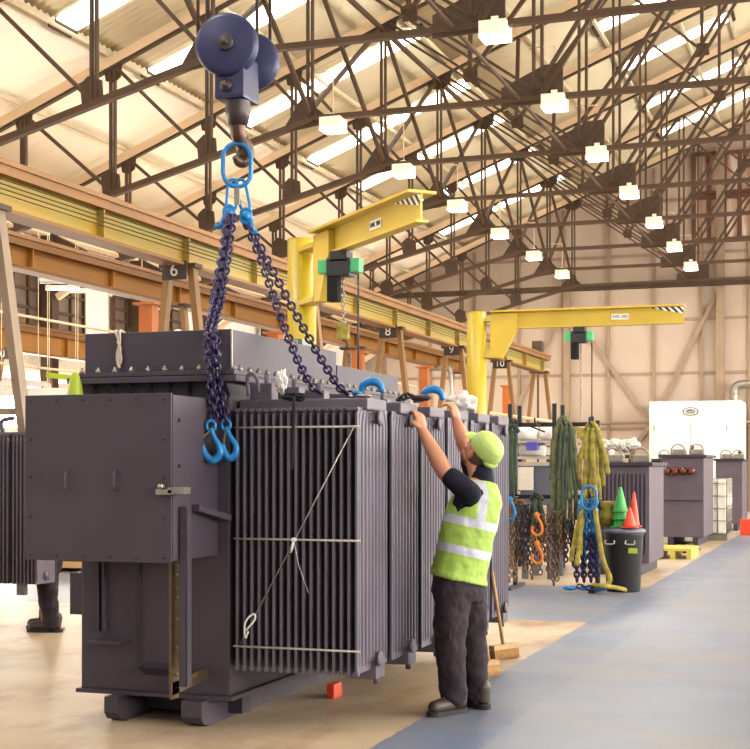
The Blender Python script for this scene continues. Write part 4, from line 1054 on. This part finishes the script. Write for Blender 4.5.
# the co-worker behind
f2 = V((-.95, -.1, 0)).normalized(); l2 = V((.1, -.95, 0)).normalized()
b0 = at(51, 622, 12.75); b0.z = 0
root = thing('person', b0, 'person in dark work clothes standing behind the terminal box, only legs showing', 'person')
u = V((0, 0, 1)); P2 = lambda a, b, z: b0 + f2 * a + l2 * b + u * z
J = dict(pelvis=P2(0, 0, .96), neck=P2(-.01, 0, 1.46), head=P2(.02, 0, 1.60), Ls=P2(-.01, .19, 1.40), Rs=P2(-.01, -.19, 1.40), Le=P2(-.02, .24, 1.11), Re=P2(-.02, -.24, 1.11),
         Lw=P2(.10, .22, .88), Rw=P2(.10, -.22, .88), Lhd=V((-.2, 0, -1)), Rhd=V((-.2, 0, -1)), Lpn=-l2, Rpn=l2, Lthumb=1, Rthumb=-1,
         Lh=P2(0, .09, .90), Rh=P2(0, -.09, .90), Lk=P2(.0, .10, .50), Rk=P2(.06, -.09, .50), La=P2(-.05, .10, .10), Ra=P2(.08, -.10, .10), Lt=P2(.12, .12, .045), Rt=P2(.25, -.12, .045), long=True)
person(root, J, f2, l2, 0, 'navy', False, None)

# ================================================================== BROOMS
def broom(top, foot, label, headdir, wide=.16, m='wood'):
    top, foot = V(top), V(foot); t = thing('broom', (foot.x, foot.y, 0), label, 'broom', 'yard brooms')
    MB().cyl(foot + V((0, 0, .07)), top, .014, 10).build('handle', m, t)
    hd = V(headdir).normalized(); n = V((-hd.y, hd.x, 0)); c = V((foot.x, foot.y, 0)); w = wide
    def bx(z0, z1, a, b): return MB().add([c + hd * i * a + n * j * b + V((0, 0, z)) for z in (z0, z1) for i, j in ((-1, -1), (1, -1), (1, 1), (-1, 1))], [(0, 3, 2, 1), (4, 5, 6, 7), (0, 1, 5, 4), (1, 2, 6, 5), (2, 3, 7, 6), (3, 0, 4, 7)])
    bx(.075, .115, w, .03).build('broom_head', 'wood', t, bevel=.006)
    mb = MB()
    for i in range(18):
        for j in range(4):
            p = c + hd * w * (-.92 + 1.84 * i / 17) + n * (-.022 + .0147 * j); mb.ring_tube([p + V((0, 0, .08)), p + n * (j - 1.5) * .006 + V((0, 0, .004))], [.008, .010], 5)
    mb.build('bristles', 'bristle', t)
    return t
fo = at(504, 646, 10.9); fo.z = 0
broom(at(492, 572, 10.65), fo, 'yard broom with tan bristles on the concrete behind the worker, its handle leaning away', (.45, .9, 0), .15)
fo = at(490, 661, 10.0); fo.z = 0
broom(at(478, 612, 9.7), fo, 'dark-headed broom leaning by the radiators, mostly hidden behind the worker\'s legs', (.5, .85, 0), .07)

# ================================================================== SLING RACK
RY = 16.75
rk = lambda x, y, dy=0: atY(x, y, RY + dy)
a0 = rk(514, 592); 
t = thing('sling_rack', (rk(550, 590).x, RY, 0), 'black steel rack hung with slings and chains at the walkway corner', 'rack')
for x in (513, 596):
    p = rk(x, 590); MB().box((p.x - .025, RY + .1, 0), (p.x + .025, RY + .16, 2.05)).build('upright', 'black', t)
    MB().box((p.x - .04, RY - .3, 0), (p.x + .04, RY + .5, .04)).build('foot', 'black', t)
for z in (2.0, 1.12):
    MB().box((rk(513, 1).x, RY + .1, z - .02), (rk(596, 1).x, RY + .15, z + .03)).build('cross_bar', 'black', t)
for x in (516, 538, 566, 592):
    for z in (2.0, 1.12):
        p = rk(x, 1); MB().ring_tube(smooth_path([(p.x, RY + .1, z), (p.x, RY - .04, z), (p.x, RY - .16, z + .02), (p.x, RY - .19, z + .08)], 4), .012, 8).build('peg', 'black', t)
MB().bar(rk(514, 420, .1), rk(545, 432, .1), .02).build('tie_rod', 'black', t)
def sling(topx, topy, strands, m, label, r=.028, dy=0, cat='lifting sling', extra=None):
    p = rk(topx, topy, dy); t = thing('round_sling', p, label, cat, 'slings on the rack')
    mb = MB()
    for (xb, yb, sway) in strands:
        q = rk(xb, yb, dy + sway); top = rk(topx + (xb - topx) * .25, topy, dy + sway * .3); pts = []
        for k in range(11):
            s_ = k / 10; w_ = math.sin(PI * min(1, s_ * 1.1)); x = top.x + (q.x - top.x) * (s_ ** .55); y = top.y + (q.y - top.y) * s_ - .03 * w_
            pts.append(V((x + .012 * math.sin(5 * s_ + xb), y, top.z + (q.z - top.z) * s_)))
        rr = [r * .6] + [r * (.9 + .14 * math.sin(k * 1.9 + xb)) for k in range(9)] + [r * .7]
        sp = smooth_path(pts, 3); mb.ring_tube(sp, [rr[min(i // 3, 10)] for i in range(len(sp))], 9, flat=.55, up=(1, 0, 0))
    mb.build('webbing', m, t)
    tp = rk(topx, topy, dy); MB().ring_tube(smooth_path([tp + V((-.07, 0, -.03)), tp + V((-.04, -.02, .03)), tp + V((.0, -.02, .05)), tp + V((.04, -.02, .03)), tp + V((.07, 0, -.03))], 4), r * .9, 8).build('sling_eye', m, t)
    return t
sling(564, 422, [(551, 512, -.1), (555, 542, -.02), (559, 536, -.16), (563, 548, -.06), (568, 500, -.18), (572, 538, -.1), (577, 520, -.02), (580, 490, -.12), (550, 480, 0)], 'sage_sling', 'sage green slings hanging in a long thick bundle from the middle of the rack', .034)
sling(567, 428, [(557, 480, -.2), (562, 515, -.22), (566, 520, -.2), (575, 505, -.2)], 'green_sling', 'dark green narrow slings hung over the sage green bundle', .022, -.02)
sling(592, 428, [(579, 480, -.12), (583, 500, -.16), (588, 506, -.1), (594, 498, -.2), (599, 500, -.1), (604, 486, -.04), (607, 474, -.1)], 'yellow_sling', 'olive yellow slings hanging in a full bundle from the rack end beside the bin', .036)
y_ = sling(590, 500, [(572, 562, -.2), (576, 566, -.26), (580, 556, -.16)], 'yellow_sling', 'lower yellow sling looping down to the floor beside the blue chain hooks', .032, -.1)
mb = MB(); mb.ring_tube(smooth_path([rk(594, 505, -.28), rk(598, 530, -.3), rk(603, 560, -.32), rk(610, 580, -.36), rk(600, 588, -.4), rk(592, 585, -.36), rk(604, 586, -.5), rk(618, 588, -.4), rk(626, 590, -.3)], 6), .03, 9, flat=.6); mb.build('webbing', 'yellow_sling', y_)
sling(513, 430, [(508, 495, -.1), (512, 500, -.16), (516, 486, -.1), (505, 480, -.04)], 'green_sling', 'dark green slings hanging from the rack end next to the vest', .03)
sling(537, 498, [(529, 540, -.1), (533, 528, -.16), (545, 542, -.1), (541, 532, -.06)], 'green_sling', 'short green slings on the lower bar holding an orange hook', .03, -.05)
sling(521, 505, [(518, 560, -.1), (524, 572, -.12)], 'chain_brown', 'brown worn slings on the lower bar near the rack end', .03, -.05)
def chains(x0, x1, ytop, ybot, n, m, label, seed):
    rnd = random.Random(seed); p = rk((x0 + x1) / 2, ytop, -.05); t = thing('rack_chain', p, label, 'chain', 'chains on the rack')
    mb = MB()
    for i in range(n):
        x = x0 + (x1 - x0) * (i + .5) / n; yb = ybot - rnd.random() * 38; dy = -.05 - .2 * rnd.random()
        a = rk(x, ytop, dy); b = rk(x + rnd.uniform(-2, 2), yb, dy); mb.chain([a, a.lerp(b, .5) + V((rnd.uniform(-.02, .02), 0, 0)), b], .055, .072, .05, .011, 4)
    mb.build('chain_links', m, t); return t
chains(507, 517, 500, 588, 4, 'chain_brown', 'rusty brown chains hanging at the rack end behind the worker', 1)
chains(518, 530, 505, 588, 5, 'cast_dark', 'dark chains hanging left of the orange hook on the rack', 2)
chains(531, 546, 515, 588, 5, 'chain_brown', 'rusty chains hanging below the short green slings', 3)
chains(548, 562, 512, 588, 5, 'chain_brown', 'brown chains hanging below the sage green slings', 4)
chains(563, 574, 520, 586, 4, 'cast_dark', 'dark chains hanging between the green and blue chain sets', 5)
tb_ = chains(579, 597, 500, 578, 7, 'hook_blue', 'bright blue chain set hanging in front of the yellow slings', 6)
MB().chain([rk(578, 586, -.4), rk(588, 588, -.42), rk(597, 587, -.4)], .055, .08, .055, .012, 4).build('floor_chain', 'chain', tb_)
oval(MB(), rk(589, 498, -.3), (0, 0, 1), (1, 0, 0), .28, .18, .015).build('master_ring', 'hook_blue', tb_)
for x in (570, 585, 600): MB().ell(rk(x, 588, -.38), (.09, .06, .03)).build('hook', 'hook_blue', tb_)
cbk = MB()
for x in (576, 583, 590, 596): cbk.chain([rk(x, 535, -.22), rk(x + 1, 582, -.22)], .055, .08, .055, .014, 4)
cbk.build('chain_links', 'chain', tb_)
def ohook(x, y, m, label):
    p = rk(x, y, -.3); t = thing('rack_hook', p, label, 'hook'); mb = MB()
    mb.ring_tube(smooth_path([p + V((0, 0, .14)), p + V((.05, 0, .05)), p + V((.06, 0, -.04)), p + V((0, 0, -.09)), p + V((-.06, 0, -.04)), p + V((-.05, 0, .02))], 4), .018, 8); mb.ell(p + V((0, 0, .15)), (.035, .02, .04)); mb.build('hook_body', m, t)
ohook(537, 528, 'orange_hook', 'orange lifting hook hanging highest below the short green slings')
ohook(537, 556, 'orange_hook', 'amber lifting hook hanging lowest on the rusty chains of the rack')
ohook(510, 512, 'hook_blue', 'blue lifting hook hanging among the slings at the rack end')
# stuff behind the rack
t = thing('steel_crate', (rk(535, 500).x, 18.2, 0), 'grey steel crate on legs behind the rack with a white notice on it', 'crate')
a, b = atY(520, 505, 18.2), atY(553, 462, 18.2)
MB().bbox((a.x, 18.2, a.z), (b.x, 19.0, b.z), .02).build('crate_body', 'crate', t)
MB().box((a.x - .03, 18.17, b.z - .05), (b.x + .03, 18.2, b.z)).build('rim', 'blur_grey', t)
for x in (a.x + .05, b.x - .05):
    for y in (18.3, 18.9): MB().box((x - .04, y - .04, 0), (x + .04, y + .04, a.z)).build('leg', 'crate', t)
p, q = atY(515, 490, 18.1), atY(533, 467, 18.1); MB().box((p.x, 18.1, p.z), (q.x, 18.13, q.z)).build('notice_plate', 'sign_grey', t)
t = thing('storage_shelf', (atY(530, 440, 20).x, 20, 0), 'open steel shelving behind the rack stacked with white rolls', 'shelf')
a, b = atY(512, 592, 20), atY(556, 592, 20)
for z in (.5, 1.1, 1.62, 1.85):
    MB().box((a.x, 19.9, z - .02), (b.x, 20.5, z + .02)).build('shelf_board', 'blur_grey', t)
for x in (a.x, b.x):
    for y in (19.9, 20.5): MB().box((x - .03, y - .03, 0), (x + .03, y + .03, 2.4)).build('shelf_post', 'black', t)
for i, (x0_, x1_, y_) in enumerate(((518, 538, 424), (541, 556, 424), (520, 545, 450))):
    p, q = atY(x0_, y_, 20.1), atY(x1_, y_, 20.1); p.z = q.z = 1.87 + .1 + (.0 if i < 2 else -.23)
    tag(MB().cyl(p, q, .1, 14).build('paper_roll', 'white'), ['white roll on the top shelf behind the rack, longer one', 'white roll on the top shelf behind the rack, shorter one', 'white roll on the second shelf behind the rack'][i], 'roll', 'rolls on the shelving')
tag(MB().bbox(tuple(atY(526, 447, 19.85) - V((0, .0, .045))), tuple(atY(540, 442, 20.05)), .01).build('purple_box', 'purple'), 'small violet blue box on the shelving behind the rack', 'box')
# bin and cones
t = thing('dustbin', tuple(V((rk(622, 1).x, 16.85, 0))), 'dark plastic dustbin with a flat lid carrying the small cones', 'bin')
c = V((t.location.x, 16.85, 0))
MB().lathe(c, [(.19, 0), (.2, .02), (.235, .66), (.245, .68), (.245, .70)], 28).build('bin_body', 'bin', t)
MB().lathe(c, [(.26, .70), (.265, .72), (.26, .745), (.1, .765), (.03, .768)], 28).build('lid', 'crate', t)
for s_ in (-1, 1): MB().ring_tube(smooth_path([c + V((s_ * .12 - .05, -.25, .62)), c + V((s_ * .12 - .05, -.28, .58)), c + V((s_ * .12 + .05, -.28, .58)), c + V((s_ * .12 + .05, -.25, .62))], 4), .008, 6).build('handle', 'blur_grey', t)
MB().box(c + V((.10, -.262, .47)), c + V((.2, -.235, .53))).build('label_strip', 'cone_lime', t)
def cone(x, y, z, h, r, m, label, stack=1, tape=False):
    t = thing('traffic_cone', (x, y, z), label, 'cone', 'small cones on the bin')
    MB().box((x - r * 1.15, y - r * 1.15, z), (x + r * 1.15, y + r * 1.15, z + .015)).build('cone_base', m, t)
    for k in range(stack):
        zz = z + k * .09
        MB().lathe((x, y, zz), [(r, .015), (r * .95, .03), (r * .62, h * .5), (r * .2, h - .01), (r * .12, h)], 18).build('cone_body', m, t)
        if k < stack - 1: MB().lathe((x, y, zz + .09), [(r * 1.1, 0), (r * 1.1, .02)], 18).build('cone_flange', m, t)
    if tape: MB().lathe((x, y, z), [(r * .80, h * .26), (r * .60, h * .5)], 18).build('reflective_band', 'tape', t)
cone(c.x - .03, 16.82, .768, .30, .09, 'cone_green', 'stack of green plastic cones standing on the bin lid', 3)
cone(c.x + .12, 16.90, .768, .42, .07, 'cone_red', 'tall red cone at the back of the bin lid')
cone(c.x + .10, 16.70, .768, .24, .08, 'cone_red', 'short orange-red cone with a pale band on the bin lid', 1, True)
t = thing('yellow_tub', tuple(V((c.x - .25, 16.8, .768))), 'rounded yellow plastic tub between the slings and the green cones', 'tub')
MB().lathe((c.x - .20, 16.95, .768), [(.06, 0), (.12, .03), (.15, .10), (.16, .14), (.12, .17), (.11, .22), (.13, .26), (.09, .30), (.03, .31)], 24).build('tub_body', 'yellow_sling', t)

# ================================================================== TRANSFORMERS AND GOODS FURTHER DOWN
def bg(x0, x1, y0, y1, zt, label, flutes=0, m='old_tank', bush=0, rail=False, seed=0, side=True):
    t = thing('power_transformer', ((x0 + x1) / 2, (y0 + y1) / 2, 0), label, 'transformer', 'finished transformers down the hall')
    MB().bbox((x0, y0, .16), (x1, y1, zt), .015).build('tank', m, t)
    for x in (x0 + .12, x1 - .2): MB().box((x, y0 - .05, 0), (x + .1, y1 + .05, .16)).build('skid', 'dark_tank', t)
    MB().bbox((x0 - .05, y0 - .05, zt), (x1 + .05, y1 + .05, zt + .05), .006).build('lid', 'dark_tank', t)
    if flutes:
        mb = MB()
        for i in range(flutes):
            x = x0 + .04 + (x1 - x0 - .08) * i / (flutes - 1); mb.bbox((x - .012, y0 - .03, .30), (x + .012, y0, zt - .1), .008)
        mb.build('cooling_flutes', m, t)
    if side:
        mb = MB()
        for k in range(5): y = y0 + .15 + (y1 - y0 - .3) * k / 4; mb.bbox((x1, y - .012, .3), (x1 + .10, y + .012, zt - .12), .006)
        mb.build('cooling_flutes', m, t)
    for k in range(bush):
        x = x0 + .12 + k * .15; mb = MB()
        for s_ in range(4): mb.lathe((x, y0 - .04 - s_ * .05, zt - .25), [(.035, 0), (.07, .012), (.035, .045)], 14, (0, -1, 0))
        mb.build('bushing', 'insulator', t)
    if rail: MB().box((x0, y0 - .06, zt * .52), (x1, y0, zt * .52 + .07)).build('rail', 'old_tank', t)
    for k in range(2):
        x = x0 + (x1 - x0) * (.35 + .45 * k); mb = MB(); oval(mb, (x, y0 + .25, zt + .12), (0, 0, 1), (1, 0, 0), .26, .26, .015); mb.bbox((x - .1, y0 + .2, zt + .05), (x + .14, y0 + .4, zt + .16), .02)
        mb.build('lifting_ring', 'galv', t)
    for k in range(2): MB().lathe((x0 + .2 + k * .3, y0 + .6, zt + .05), [(.06, 0), (.06, .05), (.03, .08), (.05, .1), (.03, .13), (.05, .15), (.02, .2)], 14).build('bushing', 'insulator' if k else 'white', t)
    return t
bg(-3.52, -2.70, 19.4, 20.9, 1.50, 'fluted grey transformer standing directly behind the dustbin and cones', 14, side=False)
bg(-3.50, -2.72, 26.8, 28.6, 1.66, 'plain grey transformer with a row of red-brown bushings and a mid rail', 0, 'old_tank', 4, True, side=False)
bg(-3.12, -2.52, 33.4, 35.0, 1.62, 'small plain grey transformer before the white booth, beyond the caged tote', 0, 'old_tank', 0, False, side=False)
bg(-4.6, -3.7, 33.0, 34.6, 1.62, 'dark grey transformer hidden mostly behind the one with bushings', 6, 'dark_tank')
# caged tote
t = thing('caged_tote', (-2.62, 29.2, 0), 'white caged liquid tote standing between two grey transformers', 'tote')
MB().bbox((-2.98, 28.9, .15), (-2.50, 29.9, 1.22), .05).build('tank', 'tote', t)
mb = MB()
for x in [-3.0 + i * .172 for i in range(4)]: mb.cyl((x, 28.87, .13), (x, 28.87, 1.24), .012, 6)
for y in [28.87 + i * .2 for i in range(6)]: mb.cyl((-2.47, y, .13), (-2.47, y, 1.24), .012, 6)
for z in (.15, .4, .65, .9, 1.15, 1.24): mb.cyl((-3.0, 28.87, z), (-2.47, 28.87, z), .012, 6); mb.cyl((-2.47, 28.87, z), (-2.47, 29.9, z), .012, 6)
mb.build('cage', 'galv', t); MB().box((-3.0, 28.87, 0), (-2.47, 29.9, .12)).build('pallet_base', 'galv', t)
t = thing('lime_pallet', (-2.9, 23.3, 0), 'low lime-green pallet lying on the floor before the transformer with bushings', 'pallet')
for k in range(4): MB().box((-3.1, 22.9 + k * .28, .13), (-2.52, 23.12 + k * .28, .17)).build('deck_board', 'pallet', t)
for x in (-3.1, -2.86, -2.6): MB().box((x, 22.9, 0), (x + .08, 23.96, .13)).build('bearer', 'pallet', t)
crumple('floor_clutter', (-2.75, 24.6, .07), (.16, .14, .07), 'cast_dark', 'small dark pile of fittings on the floor behind the lime pallet', 'fittings', .5, 5)
tag(MB().bbox((-2.40, 31.2, 0), (-2.1, 31.5, .35), .02).build('red_box', 'cone_red'), 'small red box on the floor beyond the caged tote', 'box')
# white booth
t = thing('white_booth', (-5.0, 45.6, 0), 'large white sheet-metal booth with double doors and a dark oval badge against the gable wall', 'booth')
MB().bbox((-6.27, 45.0, 0), (-3.42, 47.0, 3.55), .03).build('booth_body', 'white_paint', t)
for xa, xb in ((-6.12, -4.98), (-4.96, -3.85)):
    d = MB().bbox((xa, 44.96, .1), (xb, 45.0, 2.95), .01).build('booth_door', 'white_paint', t)
    MB().box((xb - .1 if xa < -5.5 else xa + .06, 44.93, 1.5), (xb - .06 if xa < -5.5 else xa + .1, 44.96, 1.8)).build('handle', 'galv', d)
    for z in (.5, 2.6):
        xx = xa if xa < -5.5 else xb - .03; MB().box((xx, 44.94, z), (xx + .03, 44.96, z + .18)).build('hinge', 'galv', d)
mb = MB(); pts = [(-4.97 + .24 * math.cos(2 * PI * k / 28), 44.965, 3.22 + .13 * math.sin(2 * PI * k / 28)) for k in range(28)]
bd = mb.prism(pts, (0, .03, 0)).build('badge', 'sign_black', t)
mb = MB(); pts = [(-4.97 + .21 * math.cos(2 * PI * k / 28), 44.955, 3.22 + .105 * math.sin(2 * PI * k / 28)) for k in range(28)]
mb.prism(pts, (0, .01, 0)).build('badge_face', 'white', bd)
mb = MB(); mb.ell((-4.97, 44.955, 3.22), (.17, .012, .07)); mb.build('badge_band', 'green_sling', bd)
tx = text('Boothe', (-4.97, 44.93, 3.22), .13, 'white', bd, (PI / 2, 0, 0), name='badge_text')

# ---- clutter behind the radiators and along the far left
t = thing('white_cabinet', (-13.6, 24.0, 0), 'white cabinet glowing in the daylight behind the cut-off support frame', 'cabinet')
MB().bbox((-13.6, 24.0, 0), (-12.4, 24.7, 2.9), .02).build('cabinet_body', 'white_paint', t)
MB().box((-13.5, 23.97, .2), (-13.02, 24.0, 2.8)).build('door', 'white', t); MB().box((-12.98, 23.97, .2), (-12.5, 24.0, 2.8)).build('door', 'white', t)
t = thing('guard_rail', (at(45, 380, 18.6).x, at(45, 380, 18.6).y, 0), 'guard rail on posts behind the terminal box, with a lime upper bar', 'rail')
a, b = at(-10, 377, 18.6), at(95, 377, 18.6)
MB().bar(at(48, 375, 18.6), at(90, 380, 18.6), .07, .2).build('lime_bar', 'cone_lime', t)
MB().bar(at(-10, 384, 18.6), at(48, 384, 18.6), .07, .1).build('rail_bar', 'wall_white', t)
MB().bar(at(-10, 392, 18.5), at(95, 392, 18.5), .1, .1).build('rail_bar', 'wall_white', t)
for q_ in (at(-5, 384, 18.58), at(47, 384, 18.58), at(88, 384, 18.58)): MB().box((q_.x - .04, q_.y - .04, 0), (q_.x + .04, q_.y + .04, 2.6)).build('rail_post', 'wall_white', t)
t = thing('timber_stack', (-6.8, 16.2, 0), 'low stack of pale timbers on the floor behind the person in dark clothes', 'timber')
a = atY(68, 560, 17.3)
for k in range(3):
    MB().bbox((a.x - .6, a.y, .06 + k * .13), (a.x + 1.0, a.y + .9, .15 + k * .13), .008).build('timber', 'wood', t)
for k in (-.4, .7): MB().box((a.x + k, a.y, 0), (a.x + k + .1, a.y + .9, .06)).build('timber_bearer', 'wood', t)
for i, (x0_, x1_, yt, Y) in enumerate(((-11.6, -9.8, 1.2, 26), (-13.5, -11.8, 1.5, 31), (-9.6, -8.6, 1.4, 33.5), (-7.4, -6.6, 1.3, 29))):
    t = thing('workbench', ((x0_ + x1_) / 2, Y, 0), ['cream workbench behind the gantry, closest of four', 'tall cream workbench behind the gantry by the side wall', 'cream workbench at the far end beyond the last orange posts', 'cream workbench under the far end of the numbered beam'][i], 'workbench', 'benches behind the gantry')
    MB().box((x0_, Y, yt - .06), (x1_, Y + .8, yt)).build('bench_top', 'wall_white', t)
    for x in (x0_ + .05, x1_ - .05):
        for y in (Y + .05, Y + .75): MB().box((x - .04, y - .04, 0), (x + .04, y + .04, yt - .06)).build('leg', 'wall_brace', t)
    MB().box((x0_ + .1, Y + .1, .15), (x1_ - .1, Y + .7, yt - .3)).build('drawer_unit', 'blur_grey', t)
rnd = random.Random(5)
for i in range(6):
    x = 588 + i * 9; p = atY(x, 450, 22.0)
    crumple('white_bundle', (p.x, 22.0, 1.78 + rnd.uniform(-.03, .06)), (.10, .1, .09), 'rag', '', '', .4, i)
    bpy.context.scene.collection.objects[-1]
    o = bpy.data.objects['white_bundle' if i == 0 else 'white_bundle.%03d' % i]; tag(o, 'pale wrapped bundle on the long shelf behind the cones, %s counted from the sling rack' % ['first', 'second', 'third', 'fourth', 'fifth', 'sixth'][i], 'bundle', 'bundles on the long shelf')
t = thing('long_shelf', (-3.9, 22.0, 0), 'long dark steel shelf behind the rack carrying pale bundles', 'shelf')
p, q = atY(545, 460, 21.8), atY(645, 460, 21.8)
MB().box((p.x, 21.8, 1.62), (q.x, 22.3, 1.67)).build('shelf_board', 'black', t)
for x in (p.x + .05, q.x - .1):
    for y in (21.85, 22.25): MB().box((x - .03, y - .03, 0), (x + .03, y + .03, 1.62)).build('shelf_leg', 'black', t)
tag(MB().cyl(atY(490, 413, 22), atY(590, 427, 22), .025, 8).build('hand_rail', 'chord'), 'pale sloping handrail seen between the further jib column and the slings', 'rail')
tag(MB().ring_tube(smooth_path([(-10.2, 33, 0), (-10.2, 33, 3.5), (-10.1, 33, 3.8), (-9.8, 33, 3.9), (-9.5, 33, 3.85), (-9.4, 33, 3.6), (-9.4, 33, 0)], 4), .06, 10).build('bent_pipe', 'galv'), 'bent grey pipe loop behind the orange post at the far end', 'pipe')
a = atY(538, 354, 36.6); t = thing('control_box', (a.x, 36.6, 0), 'dark control box on a thin post just above the end of the numbered beam', 'box')
MB().bbox((a.x - .14, 36.45, a.z), (a.x + .14, 36.75, a.z + .34), .03).build('box_body', 'gusset', t); MB().cyl((a.x, 36.6, 0), (a.x, 36.6, a.z), .03, 8).build('post', 'gusset', t)

# ================================================================== LIGHT
w = bpy.data.worlds.new('sky'); bpy.context.scene.world = w; w.use_nodes = True
bg_ = w.node_tree.nodes['Background']; bg_.inputs[0].default_value = lin((255, 253, 249)); bg_.inputs[1].default_value = .55
def area(name, loc, rot, sx, sy, e, col=(1, .93, .8)):
    L = bpy.data.lights.new(name, 'AREA'); L.shape = 'RECTANGLE'; L.size = sx; L.size_y = sy; L.energy = e; L.color = col
    o = bpy.data.objects.new(name, L); C.objects.link(o); o.location = loc; o.rotation_euler = rot; return o
LC = (1, .96, .9)
for x, z, ys_, where in rows:
    for y in ys_: 
        o = area('lamp_light', (x, y, z - .09), (0, 0, 0), .3, .3, 70, LC);
for x, y, z in more_lamps:
    area('lamp_light', (x, y, z - .09), (0, 0, 0), .3, .3, 70, LC);

# ================================================================== CAMERA
cam = bpy.data.cameras.new('camera'); co = bpy.data.objects.new('camera', cam); C.objects.link(co); bpy.context.scene.camera = co
co.location = (0, 0, 1.5); co.rotation_euler = (PI / 2, 0, math.atan2(SN, CS))
cam.sensor_fit = 'HORIZONTAL'; cam.sensor_width = 36; cam.lens = 36 * FPX / 750; cam.shift_y = (466 - 374.5) / 750; cam.clip_end = 200
vs_ = bpy.context.scene.view_settings; vs_.view_transform = 'Standard'; vs_.look = 'None'; vs_.exposure = .6; vs_.gamma = 1; vs_.use_curve_mapping = False
